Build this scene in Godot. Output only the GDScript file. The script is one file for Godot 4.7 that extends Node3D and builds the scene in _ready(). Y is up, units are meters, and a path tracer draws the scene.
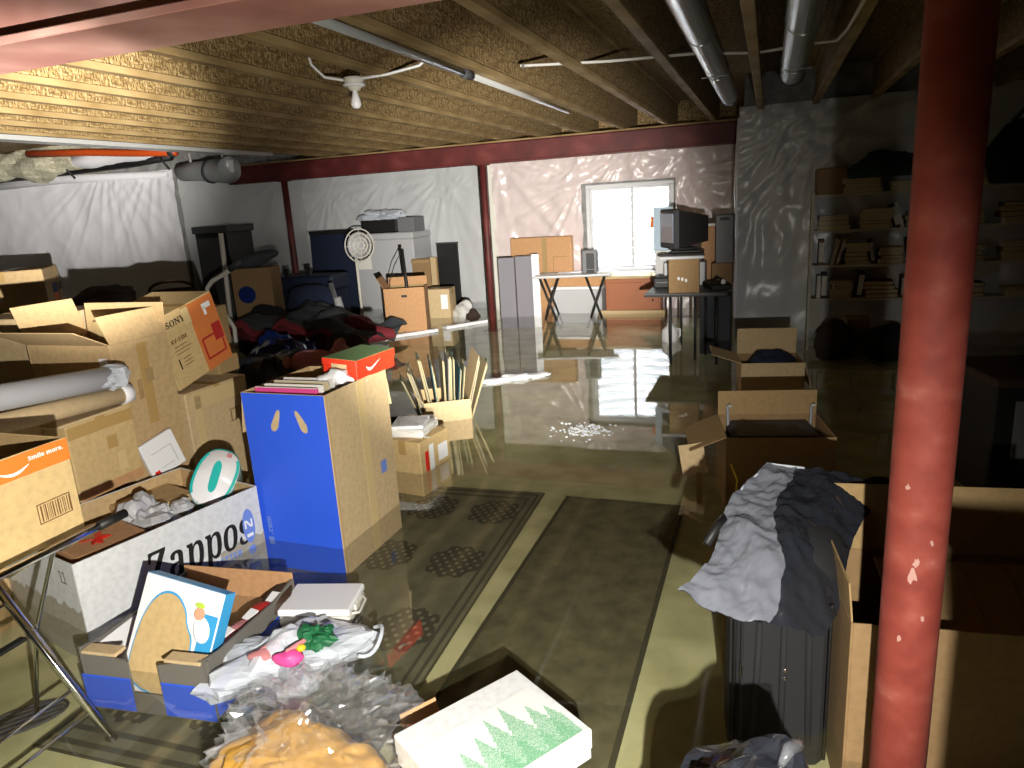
extends Node3D
# Flooded unfinished basement. Water surface is y = 0, concrete floor y = -0.15, x to the right, -z towards the window wall.

var M := {}
var taken := {}
var rng := RandomNumberGenerator.new()
var unit_box: ArrayMesh

func V(x: float, y: float, z: float) -> Vector3:
	return Vector3(x, y, z)

# ---------------------------------------------------------------- naming and tagging
func numbered(called: String) -> String:
	if not taken.has(called):
		taken[called] = 0
		return called
	taken[called] += 1
	return "%s_%03d" % [called, taken[called]]

func thing(called: String, label: String, category: String, at := Vector3.ZERO, yaw := 0.0, group := "") -> Node3D:
	var o := Node3D.new()
	o.name = numbered(called)
	add_child(o)
	o.position = at
	o.rotation_degrees.y = yaw
	o.set_meta("label", label)
	o.set_meta("category", category)
	if group:
		o.set_meta("group", group)
	return o

func setting(called: String) -> Node3D:
	var o := Node3D.new()
	o.name = numbered(called)
	add_child(o)
	o.set_meta("kind", "structure")
	return o

func put(parent: Node3D, called: String, mesh: Mesh, m: Material, xf := Transform3D()) -> MeshInstance3D:
	var o := MeshInstance3D.new()
	o.name = called
	o.mesh = mesh
	o.material_override = m
	o.transform = xf
	parent.add_child(o, true)
	return o

# ---------------------------------------------------------------- mesh helpers
func begin(smooth := false) -> SurfaceTool:
	var st := SurfaceTool.new()
	st.begin(Mesh.PRIMITIVE_TRIANGLES)
	st.set_smooth_group(0 if smooth else -1)
	return st

func done(st: SurfaceTool) -> ArrayMesh:
	st.generate_normals()
	return st.commit()

func tri(st: SurfaceTool, a: Vector3, b: Vector3, c: Vector3) -> void:
	st.add_vertex(a)
	st.add_vertex(b)
	st.add_vertex(c)

func quad(st: SurfaceTool, a: Vector3, b: Vector3, c: Vector3, d: Vector3) -> void:
	tri(st, a, b, c)
	tri(st, a, c, d)

# a flat convex face turned away from the point `inside`
func face_out(st: SurfaceTool, p: Array, inside: Vector3) -> void:
	var n: Vector3 = (p[1] - p[0]).cross(p[2] - p[0])
	var mid: Vector3 = (p[0] + p[1] + p[2]) / 3.0
	var flip := n.dot(mid - inside) > 0.0
	for k in range(1, p.size() - 1):
		if flip:
			tri(st, p[0], p[k + 1], p[k])
		else:
			tri(st, p[0], p[k], p[k + 1])

# box of size s centred on xf, edges chamfered by b
func cbox(st: SurfaceTool, xf: Transform3D, s: Vector3, b := 0.004) -> void:
	var h := s * 0.5
	b = minf(b, minf(h.x, minf(h.y, h.z)) * 0.45)
	var c := xf.origin
	var vx := {}
	for sx in [-1, 1]:
		for sy in [-1, 1]:
			for sz in [-1, 1]:
				var k := Vector3i(sx, sy, sz)
				vx[k] = [xf * V(sx * h.x, sy * (h.y - b), sz * (h.z - b)), xf * V(sx * (h.x - b), sy * h.y, sz * (h.z - b)), xf * V(sx * (h.x - b), sy * (h.y - b), sz * h.z)]
	for a in 3:
		var e := (a + 1) % 3
		var f := (a + 2) % 3
		for s1 in [-1, 1]:
			var ring := []
			for q in [[-1, -1], [1, -1], [1, 1], [-1, 1]]:
				var k := Vector3i.ZERO
				k[a] = s1
				k[e] = q[0]
				k[f] = q[1]
				ring.append(vx[k][a])
			face_out(st, ring, c)
			for s2 in [-1, 1]:
				var k1 := Vector3i.ZERO
				k1[a] = s1
				k1[e] = s2
				k1[f] = -1
				var k2 := k1
				k2[f] = 1
				face_out(st, [vx[k1][a], vx[k1][e], vx[k2][e], vx[k2][a]], c)
	for k in vx:
		face_out(st, vx[k], c)

func box_mesh(s: Vector3, b := 0.004, at := Vector3.ZERO) -> ArrayMesh:
	var st := begin()
	cbox(st, Transform3D(Basis(), at), s, b)
	return done(st)

func boxes_mesh(list: Array, b := 0.004) -> ArrayMesh:
	var st := begin()
	for e in list:
		cbox(st, Transform3D(Basis(), e[0]), e[1], b)
	return done(st)

# frame with y along d
func along(d: Vector3) -> Basis:
	var y := d.normalized()
	var x := y.cross(Vector3.FORWARD if absf(y.z) < 0.9 else Vector3.RIGHT).normalized()
	return Basis(x, y, x.cross(y))

func add_tube(st: SurfaceTool, path: Array, radii, n := 10, cap := true) -> void:
	var rings := []
	var last := path.size() - 1
	var ref := Vector3.ZERO
	for i in path.size():
		var d: Vector3 = (path[mini(i + 1, last)] - path[maxi(i - 1, 0)]).normalized()
		if ref == Vector3.ZERO:
			ref = along(d).x
		ref = (ref - d * ref.dot(d)).normalized()
		var o := d.cross(ref)
		var r: float = radii if radii is float else radii[i]
		var ring := []
		for k in n:
			var a := TAU * k / n
			ring.append(path[i] + (ref * cos(a) + o * sin(a)) * r)
		rings.append(ring)
	for i in last:
		for k in n:
			var l := (k + 1) % n
			var mid: Vector3 = (path[i] + path[i + 1]) * 0.5
			face_out(st, [rings[i][k], rings[i][l], rings[i + 1][l], rings[i + 1][k]], mid)
	if cap:
		for e in [0, last]:
			var inner: Vector3 = path[1] if e == 0 else path[last - 1]
			face_out(st, rings[e], inner)

func tube_mesh(path: Array, radii, n := 10, smooth := true) -> ArrayMesh:
	var st := begin(smooth)
	add_tube(st, path, radii, n)
	return done(st)

# profile: [[radius, y], ...] turned round the y axis
func lathe_mesh(profile: Array, n := 20, smooth := true) -> ArrayMesh:
	var st := begin(smooth)
	for i in profile.size() - 1:
		for k in n:
			var a := TAU * k / n
			var b := TAU * (k + 1) / n
			var p: Array = profile[i]
			var q: Array = profile[i + 1]
			var A := V(p[0] * cos(a), p[1], p[0] * sin(a))
			var B := V(p[0] * cos(b), p[1], p[0] * sin(b))
			var C := V(q[0] * cos(b), q[1], q[0] * sin(b))
			var D := V(q[0] * cos(a), q[1], q[0] * sin(a))
			if p[0] > 0.00001:
				tri(st, A, B, C)
			if q[0] > 0.00001:
				tri(st, A, C, D)
	return done(st)

# outline in the xy plane pushed out along z by depth (front face at z = depth)
func prism_mesh(outline: PackedVector2Array, depth: float) -> ArrayMesh:
	var st := begin()
	var p := outline
	if Geometry2D.is_polygon_clockwise(p):
		p.reverse()
	var idx := Geometry2D.triangulate_polygon(p)
	for i in range(0, idx.size(), 3):
		var a := p[idx[i]]
		var b := p[idx[i + 1]]
		var c := p[idx[i + 2]]
		if (b - a).cross(c - a) < 0:
			var tmp := b
			b = c
			c = tmp
		tri(st, V(a.x, a.y, depth), V(c.x, c.y, depth), V(b.x, b.y, depth))
		tri(st, V(a.x, a.y, 0), V(b.x, b.y, 0), V(c.x, c.y, 0))
	for i in p.size():
		var a := p[i]
		var b := p[(i + 1) % p.size()]
		quad(st, V(a.x, a.y, 0), V(a.x, a.y, depth), V(b.x, b.y, depth), V(b.x, b.y, 0))
	return done(st)

# a sheet: f(u, v) with u, v in 0..1; uv are kept
func sheet_mesh(nu: int, nv: int, f: Callable, smooth := true) -> ArrayMesh:
	var st := begin(smooth)
	var g := []
	for i in nu + 1:
		var row := []
		for j in nv + 1:
			row.append(f.call(float(i) / nu, float(j) / nv))
		g.append(row)
	for i in nu:
		for j in nv:
			for q in [[0, 0], [0, 1], [1, 1], [0, 0], [1, 1], [1, 0]]:
				st.set_uv(Vector2(float(i + q[0]) / nu, 1.0 - float(j + q[1]) / nv))
				st.add_vertex(g[i + q[0]][j + q[1]])
	return done(st)

func noise(seed_: int, freq: float, octaves := 3, ridged := false) -> FastNoiseLite:
	var n := FastNoiseLite.new()
	n.seed = seed_
	n.frequency = freq
	n.noise_type = FastNoiseLite.TYPE_SIMPLEX_SMOOTH
	n.fractal_type = FastNoiseLite.FRACTAL_RIDGED if ridged else FastNoiseLite.FRACTAL_FBM
	n.fractal_octaves = octaves
	return n

# a lumpy closed body; floor_y flattens what would sink below it
func blob_mesh(r: Vector3, amp: float, freq: float, seed_: int, nu := 28, nv := 16, smooth := true, floor_y := -99.0, ridged := false, power := 1.0) -> ArrayMesh:
	var n := noise(seed_, freq, 3, ridged)
	return sheet_mesh(nu, nv, func(u: float, v: float) -> Vector3:
		var th := TAU * u
		var ph := PI * v
		var d := V(sin(ph) * cos(th), -cos(ph), sin(ph) * sin(th))
		if power != 1.0:
			d = V(signf(d.x) * pow(absf(d.x), power), signf(d.y) * pow(absf(d.y), power), signf(d.z) * pow(absf(d.z), power))
		var p := d * r
		if v < 0.001 or v > 0.999:
			p = V(0, p.y, 0)
		p *= 1.0 + amp * n.get_noise_3dv(p)
		p.y = maxf(p.y, floor_y)
		return p, smooth)

func rounded(p: PackedVector2Array, times := 2) -> PackedVector2Array:
	for t in times:
		var q := PackedVector2Array()
		for i in p.size():
			var a := p[i]
			var b := p[(i + 1) % p.size()]
			q.append(a.lerp(b, 0.25))
			q.append(a.lerp(b, 0.75))
		p = q
	return p

func rect(w: float, h: float) -> ArrayMesh:
	var st := begin()
	for q in [[0, 0], [0, 1], [1, 1], [0, 0], [1, 1], [1, 0]]:
		st.set_uv(Vector2(q[0], 1.0 - q[1]))
		st.add_vertex(V((q[0] - 0.5) * w, (q[1] - 0.5) * h, 0))
	return done(st)

# ---------------------------------------------------------------- materials
func srgb(hex: String) -> Color:
	return Color(hex)

func mat(called: String, color, rough := 0.8, metal := 0.0, spec := 0.5) -> StandardMaterial3D:
	var m := StandardMaterial3D.new()
	m.resource_name = called
	m.albedo_color = color if color is Color else Color(color)
	m.roughness = rough
	m.metallic = metal
	m.metallic_specular = spec
	M[called] = m
	return m

func ramp(stops: Array) -> Gradient:
	var g := Gradient.new()
	var o := PackedFloat32Array()
	var c := PackedColorArray()
	for s in stops:
		o.append(s[0])
		c.append(Color(s[1]))
	g.offsets = o
	g.colors = c
	return g

func noise_tex(n: FastNoiseLite, size: int, g: Gradient = null, normal := false, strength := 4.0) -> NoiseTexture2D:
	var t := NoiseTexture2D.new()
	t.width = size
	t.height = size
	t.seamless = true
	t.noise = n
	if g:
		t.color_ramp = g
	if normal:
		t.as_normal_map = true
		t.bump_strength = strength
	return t

func tri_tex(m: StandardMaterial3D, t: Texture2D, scale: float, world := false) -> void:
	m.albedo_texture = t
	m.uv1_triplanar = true
	m.uv1_world_triplanar = world
	m.uv1_scale = Vector3.ONE * scale

func normal_of(m: StandardMaterial3D, t: Texture2D, strength: float) -> void:
	m.normal_enabled = true
	m.normal_texture = t
	m.normal_scale = strength

# ---------------------------------------------------------------- print on things
func lettering(parent: Node3D, called: String, words: String, m: Material, xf: Transform3D, tall: float, bold := true, serif := false, stretch := 1.0) -> MeshInstance3D:
	var t := TextMesh.new()
	var f := SystemFont.new()
	f.font_names = PackedStringArray(["Droid Serif" if serif else "Droid Sans"])
	f.font_weight = 700 if bold else 400
	t.font = f
	t.text = words
	t.font_size = 48
	t.pixel_size = tall / 35.0
	t.depth = 0.0012
	return put(parent, called, t, m, xf * Transform3D(Basis().scaled(V(stretch, 1, 1)), Vector3.ZERO))

# frame on a side of a box that stands on its origin: x to the right as seen from outside, y up, z out
func side(s: Vector3, which: String, u := 0.0, v := 0.0, out := 0.0015) -> Transform3D:
	var b := Basis()
	var o := V(0, s.y * 0.5, s.z * 0.5)
	match which:
		"+x":
			b = Basis(V(0, 0, -1), V(0, 1, 0), V(1, 0, 0))
			o = V(s.x * 0.5, s.y * 0.5, 0)
		"-x":
			b = Basis(V(0, 0, 1), V(0, 1, 0), V(-1, 0, 0))
			o = V(-s.x * 0.5, s.y * 0.5, 0)
		"-z":
			b = Basis(V(-1, 0, 0), V(0, 1, 0), V(0, 0, -1))
			o = V(0, s.y * 0.5, -s.z * 0.5)
		"+y":
			b = Basis(V(1, 0, 0), V(0, 0, -1), V(0, 1, 0))
			o = V(0, s.y, 0)
	return Transform3D(b, o) * Transform3D(Basis(), V(u, v, out))

func patch(parent: Node3D, called: String, m: Material, xf: Transform3D, w: float, h: float, thick := 0.0012) -> MeshInstance3D:
	return put(parent, called, box_mesh(V(w, h, thick), 0.0004), m, xf)

# a band of box side whose upper edge is ragged, where the board has soaked up water
func damp_band(parent: Node3D, m: Material, xf: Transform3D, w: float, h: float, seed_: int) -> void:
	var n := noise(seed_, 9.0, 3)
	var p := PackedVector2Array()
	p.append(Vector2(-w * 0.5, 0))
	p.append(Vector2(w * 0.5, 0))
	for i in 41:
		var x := w * 0.5 - w * i / 40.0
		p.append(Vector2(x, h + 0.12 * h * n.get_noise_1d(x * 2.0 + seed_)))
	put(parent, "damp_band", prism_mesh(p, 0.0012), m, xf)

# ---------------------------------------------------------------- cartons
# opt: open, flaps {side: [angle from upright, length]}, m, inside, tilt (Vector3 degrees), tape, thick
func carton(called: String, label: String, at: Vector3, s: Vector3, yaw := 0.0, opt := {}, category := "carton", group := "") -> Node3D:
	var t := thing(called, label, category, at, yaw, group)
	if opt.has("tilt"):
		t.rotation_degrees = V(opt.tilt.x, yaw + opt.tilt.y, opt.tilt.z)
	var m: Material = opt.get("m", M.card)
	var inner: Material = opt.get("inside", M.card_inside)
	var w: float = opt.get("thick", 0.006)
	if opt.get("open", false):
		var st := begin()
		cbox(st, Transform3D(Basis(), V(s.x * 0.5 - w * 0.5, s.y * 0.5, 0)), V(w, s.y, s.z), 0.0015)
		cbox(st, Transform3D(Basis(), V(-s.x * 0.5 + w * 0.5, s.y * 0.5, 0)), V(w, s.y, s.z), 0.0015)
		cbox(st, Transform3D(Basis(), V(0, s.y * 0.5, s.z * 0.5 - w * 0.5)), V(s.x - 2 * w, s.y, w), 0.0015)
		cbox(st, Transform3D(Basis(), V(0, s.y * 0.5, -s.z * 0.5 + w * 0.5)), V(s.x - 2 * w, s.y, w), 0.0015)
		cbox(st, Transform3D(Basis(), V(0, w * 0.5, 0)), V(s.x - 2 * w, w, s.z - 2 * w), 0.0015)
		put(t, "body", done(st), m)
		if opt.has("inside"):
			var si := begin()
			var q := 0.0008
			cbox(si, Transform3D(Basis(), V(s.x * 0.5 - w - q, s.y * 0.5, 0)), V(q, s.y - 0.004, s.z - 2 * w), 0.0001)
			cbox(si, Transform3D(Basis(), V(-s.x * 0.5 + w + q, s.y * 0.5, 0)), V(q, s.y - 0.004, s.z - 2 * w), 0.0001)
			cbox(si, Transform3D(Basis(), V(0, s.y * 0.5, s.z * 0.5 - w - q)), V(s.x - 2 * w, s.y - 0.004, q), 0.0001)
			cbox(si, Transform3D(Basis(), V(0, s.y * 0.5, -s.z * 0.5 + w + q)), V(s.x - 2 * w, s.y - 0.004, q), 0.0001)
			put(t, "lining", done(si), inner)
		var flaps: Dictionary = opt.get("flaps", {})
		for k in flaps:
			var a := deg_to_rad(flaps[k][0])
			var reach: float = flaps[k][1]
			var fr := side(s, k, 0, s.y * 0.5, -w * 0.5)
			var dir := V(0, cos(a), sin(a))
			var wide: float = (s.z if k in ["+x", "-x"] else s.x) - 0.008
			var b := Basis(V(1, 0, 0), dir, V(1, 0, 0).cross(dir))
			put(t, "flap", box_mesh(V(wide, reach, w * 0.8), 0.0012, V(0, reach * 0.5, 0)), opt.get("flap_m", m), fr * Transform3D(b, Vector3.ZERO))
	else:
		put(t, "body", box_mesh(s, 0.005, V(0, s.y * 0.5, 0)), m)
		var fx: bool = s.x >= s.z
		for e in [-1, 1]:
			var fs := V(s.x - 0.006, 0.004, s.z * 0.5 - 0.005) if fx else V(s.x * 0.5 - 0.005, 0.004, s.z - 0.006)
			var fo := V(0, s.y + 0.001, e * s.z * 0.25) if fx else V(e * s.x * 0.25, s.y + 0.001, 0)
			put(t, "flap", box_mesh(fs, 0.0015, fo), m)
		if opt.get("tape", true):
			var tm: Material = M.tape
			var ls := s.x if fx else s.z
			var st2 := begin()
			cbox(st2, Transform3D(Basis(), V(0, s.y + 0.0035, 0)), V(ls + 0.002, 0.001, 0.05) if fx else V(0.05, 0.001, ls + 0.002), 0.0003)
			for e in [-1, 1]:
				cbox(st2, Transform3D(Basis(), V(e * (ls * 0.5 + 0.0008), s.y - 0.04, 0) if fx else V(0, s.y - 0.04, e * (ls * 0.5 + 0.0008))), V(0.001, 0.085, 0.05) if fx else V(0.05, 0.085, 0.001), 0.0003)
			put(t, "tape", done(st2), tm)
	return t

# ---------------------------------------------------------------- lamp settings (phone-like work lamp: wide spill, brighter beam, plus an added far fill)
const LAMP_COLOR := "#fffaf0"
const SPILL_AIM := Vector3(-0.74, -0.5, -0.66)
const SPILL_ANGLE := 67.0
const SPILL_ENERGY := 13.5
const BEAM_AIM := Vector3(-0.78, 0.13, -0.62)
const BEAM_ANGLE := 12.0
const BEAM_ENERGY := 150.0
const FAR_FILL_AIM := Vector3(-0.36, -0.01, -0.93)  # added cone that brightens the back wall, not part of the lamp
const FAR_FILL_ANGLE := 17.5
const FAR_FILL_ENERGY := 120.0

func _ready() -> void:
	# camera
	var cam := Camera3D.new()
	cam.name = "camera"
	add_child(cam)
	cam.fov = 56.6
	cam.near = 0.02
	cam.far = 80.0
	cam.transform = Transform3D(Basis(V(0.94227, -0.05996, -0.32929), V(-0.02623, 0.96769, -0.25143), V(0.33391, 0.24552, 0.91005)).orthonormalized(), V(0, 1.5, 0))
	cam.current = true
	# sky outside the window
	var env := Environment.new()
	var sky := Sky.new()
	var sm := ProceduralSkyMaterial.new()
	sm.sky_top_color = Color("#dfe6ee")
	sm.sky_horizon_color = Color("#eef1f3")
	sm.ground_bottom_color = Color("#8a8478")
	sm.ground_horizon_color = Color("#b8b4aa")
	sm.sky_energy_multiplier = SKY_ENERGY
	sm.ground_energy_multiplier = 1.0
	sky.sky_material = sm
	env.background_mode = Environment.BG_SKY
	env.sky = sky
	env.tonemap_mode = Environment.TONE_MAPPER_LINEAR
	env.tonemap_exposure = EXPOSURE
	env.sdfgi_enabled = true
	env.ssao_enabled = true
	env.ssil_enabled = true
	var we := WorldEnvironment.new()
	we.name = "environment"
	we.environment = env
	add_child(we)
	# sun over the house, falling into the window well
	var sun := DirectionalLight3D.new()
	sun.name = "sun"
	sun.light_color = Color("#fff8ee")
	sun.light_energy = SUN_ENERGY
	sun.light_angular_distance = 0.6
	sun.shadow_enabled = true
	sun.sky_mode = DirectionalLight3D.SKY_MODE_LIGHT_ONLY
	add_child(sun)
	sun.look_at_from_position(V(0, 8, 0), V(0, 8, 0) + V(0.12, -0.86, -0.5), Vector3.UP)
	make_materials()
	build_lamp()
	build_room()
	build_left()
	build_middle()
	build_back()
	build_overhead()
	build_right()
	build_added_shade()

const SKY_ENERGY := 8.0
const EXPOSURE := 1.1
const SUN_ENERGY := 12.0

# ---------------------------------------------------------------- materials of the place
func make_materials() -> void:
	var grain := noise_tex(noise(3, 0.035, 5), 256, ramp([[0.0, "#e6e6e6"], [0.5, "#f5f5f5"], [1.0, "#ffffff"]]))
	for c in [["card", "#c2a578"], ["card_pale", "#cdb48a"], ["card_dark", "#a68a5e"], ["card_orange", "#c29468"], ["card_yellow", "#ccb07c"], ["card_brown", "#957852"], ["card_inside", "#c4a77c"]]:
		tri_tex(mat(c[0], c[1], 0.85), grain, 3.0)
	tri_tex(mat("card_wet", "#8f6c41", 0.55), grain, 3.0)
	mat("tape", "#b3935c", 0.25)
	mat("tape_paper", "#cdb583", 0.6)
	tri_tex(mat("white_card", "#d6d8d9", 0.6), grain, 3.0)
	tri_tex(mat("white_card_wet", "#aaa596", 0.5), grain, 3.0)
	mat("white", "#e9eaec", 0.5)
	mat("paper", "#e4e2da", 0.7)
	mat("paper_grey", "#c9c7c2", 0.7)
	mat("blue_print", "#2f5fe6", 0.5)
	mat("navy_print", "#26306e", 0.6)
	mat("ink", "#1a1714", 0.6)
	mat("ink_grey", "#4a463f", 0.7)
	mat("ink_blue", "#6f8bd6", 0.6)
	mat("ink_brown", "#6a4a22", 0.7)
	mat("orange_print", "#ee7a2c", 0.55)
	mat("sony_orange", "#c9733a", 0.6)
	mat("dark_red", "#a5231f", 0.6)
	mat("red", "#d8271d", 0.45)
	mat("shoe_red", "#e23a22", 0.4)
	mat("shoe_green", "#6c8a5c", 0.6)
	mat("teal", "#25b7b0", 0.35)
	mat("teal_pale", "#9fdcd6", 0.35)
	mat("pack_white", "#e6e6e9", 0.3)
	mat("sky_blue", "#3d9fd8", 0.35)
	mat("pale_blue", "#c6dcee", 0.4)
	mat("yellow", "#e0c22a", 0.5)
	mat("pink", "#d94c92", 0.5)
	mat("pink_dusty", "#b9787a", 0.8)
	mat("green_dark", "#17653c", 0.6)
	mat("lime", "#b6d04a", 0.6)
	mat("skin_print", "#d9a184", 0.6)
	mat("grey_print", "#6b6862", 0.6)
	mat("black", "#141414", 0.55)
	mat("black_gloss", "#101114", 0.2)
	mat("black_cloth", "#17181b", 0.9)
	mat("navy", "#141f37", 0.6)
	mat("navy_cloth", "#1d2740", 0.9)
	mat("grey_dark", "#3a3b3f", 0.6)
	mat("grey_mid", "#6f7074", 0.6)
	mat("grey_panel", "#79767e", 0.65)
	mat("grey_pale", "#b4b5b8", 0.5)
	mat("maroon", "#6e1c26", 0.85)
	mat("slate", "#3c4146", 0.85)
	mat("brown_cloth", "#372a22", 0.95)
	mat("brown_dark", "#3a2618", 0.7)
	mat("brown_wood", "#a0603a", 0.5)
	mat("blue_bag", "#142a6e", 0.25)
	mat("chrome", "#d6d8da", 0.12, 1.0)
	mat("steel", "#b7bcc0", 0.3, 0.85)
	mat("galvanised", "#a9adb0", 0.35, 0.35)
	mat("alloy", "#c9cac8", 0.28, 0.4)
	mat("ivory", "#d9d6cc", 0.4)
	mat("orange_pipe", "#c8501c", 0.4)
	mat("folder_green", "#5d5f45", 0.8)
	mat("folder_tan", "#9a8d69", 0.8)
	mat("folder_grey", "#76736a", 0.8)
	mat("folder_teal", "#2a4d52", 0.8)
	mat("paper_tan", "#b9ab88", 0.8)
	mat("shelf_white", "#b9b5a6", 0.6)
	mat("book_dark", "#23222a", 0.6)
	mat("book_brown", "#6d5134", 0.7)
	mat("book_red", "#6b2a26", 0.7)
	mat("scuff", "#b58a80", 0.8)
	mat("lens_glow", "#ffffff", 0.3)
	M.lens_glow.emission_enabled = true
	M.lens_glow.emission = Color("#eef2ff")
	M.lens_glow.emission_energy_multiplier = 3.0

	# clouded plastic film over insulation
	var film := mat("film", "#dedee4", 0.24, 0.0, 0.5)
	normal_of(film, noise_tex(noise(21, 0.012, 4, true), 512, null, true, 6.0), 0.07)
	film.uv1_triplanar = true
	film.uv1_scale = V(0.9, 0.9, 0.9)
	var film_grey := mat("film_grey", "#c2c4c6", 0.28, 0.0, 0.5)
	normal_of(film_grey, film.normal_texture, 0.06)
	film_grey.uv1_triplanar = true
	film_grey.uv1_scale = V(0.9, 0.9, 0.9)
	var film_pink := mat("film_pink", "#d2c4c2", 0.26, 0.0, 0.5)
	normal_of(film_pink, film.normal_texture, 0.05)
	film_pink.uv1_triplanar = true
	film_pink.uv1_scale = V(0.9, 0.9, 0.9)
	tri_tex(mat("wool", "#d9d6c6", 0.95), noise_tex(noise(8, 0.03, 4), 256, ramp([[0.0, "#b8b4a0"], [1.0, "#ffffff"]])), 2.0)

	# bags
	var clear := mat("clear_bag", "#e4e8ee", 0.16)
	clear.transparency = BaseMaterial3D.TRANSPARENCY_ALPHA
	clear.albedo_color.a = 0.06
	var milky := mat("milky_bag", "#dde4ee", 0.22)
	milky.transparency = BaseMaterial3D.TRANSPARENCY_ALPHA
	milky.albedo_color.a = 0.62
	var lit_film := mat("lit_bag", "#6c6f78", 0.26)  # paler grey painted as the lit side of the suitcase cover
	lit_film.transparency = BaseMaterial3D.TRANSPARENCY_ALPHA
	lit_film.albedo_color.a = 0.93
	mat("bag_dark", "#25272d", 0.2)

	# red oxide primer with scuffs
	var ox := noise(31, 0.012, 4)
	var primer := mat("primer", "#ffffff", 0.75)
	tri_tex(primer, noise_tex(ox, 512, ramp([[0.0, "#73291f"], [0.45, "#86372b"], [0.7, "#8f4236"], [0.86, "#9a5347"], [0.95, "#b3857a"], [1.0, "#c0a096"]])), 1.4)
	mat("beam_red", "#ffffff", 0.6)
	tri_tex(M.beam_red, noise_tex(noise(33, 0.01, 3), 256, ramp([[0.0, "#451614"], [0.6, "#5c1f1d"], [0.9, "#6b2d29"], [1.0, "#7d4a42"]])), 0.8)
	tri_tex(mat("beam_chalky_lit", "#ffffff", 0.85), noise_tex(noise(34, 0.008, 4), 256, ramp([[0.0, "#74453d"], [0.45, "#8b6056"], [0.7, "#a27a6f"], [1.0, "#c49a8e"]])), 0.6)  # near beam: chalky primer, paled further as if strongly lit

	# oriented strand board: flakes laid at random
	rng.seed = 5
	var im := Image.create(512, 512, false, Image.FORMAT_RGB8)
	im.fill(Color("#836b41"))
	var tones := [Color("#6f5532"), Color("#92794b"), Color("#a0885c"), Color("#79613a"), Color("#5f4826"), Color("#aa956a")]
	for i in 2600:
		var long := rng.randi_range(14, 46)
		var thin := rng.randi_range(4, 11)
		var up := rng.randf() < 0.55
		im.fill_rect(Rect2i(rng.randi_range(-20, 511), rng.randi_range(-20, 511), thin if up else long, long if up else thin), tones[rng.randi_range(0, 5)])
	for i in 520:
		im.fill_rect(Rect2i(rng.randi_range(0, 511), rng.randi_range(0, 511), rng.randi_range(2, 5), rng.randi_range(6, 22)), Color("#4a3314"))
	tri_tex(mat("strand_board", "#ffffff", 0.8), ImageTexture.create_from_image(im), 1.7)
	var streak := noise(12, 0.01, 4)
	tri_tex(mat("lumber", "#ffffff", 0.75), noise_tex(streak, 256, ramp([[0.0, "#7c653d"], [0.5, "#8f774f"], [1.0, "#a08a60"]])), 1.0)

	# concrete, rugs
	tri_tex(mat("concrete", "#ffffff", 0.85), noise_tex(noise(41, 0.008, 5), 512, ramp([[0.0, "#a5a273"], [0.5, "#c2bf8c"], [1.0, "#d0cd9c"]])), 0.6)
	tri_tex(mat("block", "#9a9a98", 0.9), noise_tex(noise(42, 0.02, 4), 256, ramp([[0.0, "#bbbbbb"], [1.0, "#ffffff"]])), 1.0)
	var ri := Image.create(384, 512, false, Image.FORMAT_RGB8)
	var rn := noise(51, 0.02, 4)
	for y in 512:
		for x in 384:
			var k := 0.5 + 0.5 * rn.get_noise_2d(x, y)
			ri.set_pixel(x, y, Color("#4c4b38").lerp(Color("#77765c"), k))
	rng.seed = 9
	# flower medallions in rows, dark with pale petals
	for row in 4:
		for col in 3:
			var cx := 70 + col * 122
			var cy := 66 + row * 126
			for yy in range(-34, 35):
				for xx in range(-46, 47):
					var e := pow(xx / 46.0, 2) + pow(yy / 34.0, 2)
					if e < 1.0 + 0.18 * sin(8.0 * atan2(yy, xx)):
						var pet := sin(xx * 0.36) * sin(yy * 0.42)
						var c := Color("#2c2b22") if pet < 0.45 else Color("#6d6b55")
						var X: int = cx + xx
						var Y: int = cy + yy
						if X >= 0 and X < 384 and Y >= 0 and Y < 512:
							ri.set_pixel(X, Y, c)
	for b in [6, 20]:
		for y in 512:
			for x in 384:
				var e := mini(mini(x, 383 - x), mini(y, 511 - y))
				if e >= b and e < b + 5:
					ri.set_pixel(x, y, Color("#35342a"))
	var rm := mat("rug_floral", "#ffffff", 0.95)
	rm.albedo_texture = ImageTexture.create_from_image(ri)
	tri_tex(mat("rug_plain", "#ffffff", 0.95), noise_tex(noise(55, 0.012, 5), 512, ramp([[0.0, "#3c3925"], [0.5, "#565137"], [1.0, "#6b6546"]])), 1.2)
	mat("rug_edge", "#2f2c1e", 0.95)

	# murky flood water: a clear skin over stirred-up silt
	var water := mat("water", "#6d6a48", 0.03, 0.0, 0.5)
	water.transparency = BaseMaterial3D.TRANSPARENCY_ALPHA
	water.albedo_color.a = 0.14
	normal_of(water, noise_tex(noise(61, 0.006, 2), 512, null, true, 1.0), 0.012)
	water.uv1_triplanar = true
	water.uv1_scale = V(0.5, 0.5, 0.5)
	mat("well_white", "#e8ebee", 0.45)
	mat("vinyl", "#cfcfd2", 0.4)
	var glass := mat("glass", "#ffffff", 0.02)
	glass.transparency = BaseMaterial3D.TRANSPARENCY_ALPHA
	glass.albedo_color.a = 0.04
	mat("ground", "#6c6a5c", 0.95)
	mat("foam", "#dfe3e6", 0.5)

# ---------------------------------------------------------------- the room
func slab(parent: Node3D, called: String, a: Vector3, b: Vector3, m: Material, bevel := 0.003) -> MeshInstance3D:
	return put(parent, called, box_mesh((b - a).abs(), bevel, (a + b) * 0.5), m)

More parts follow.
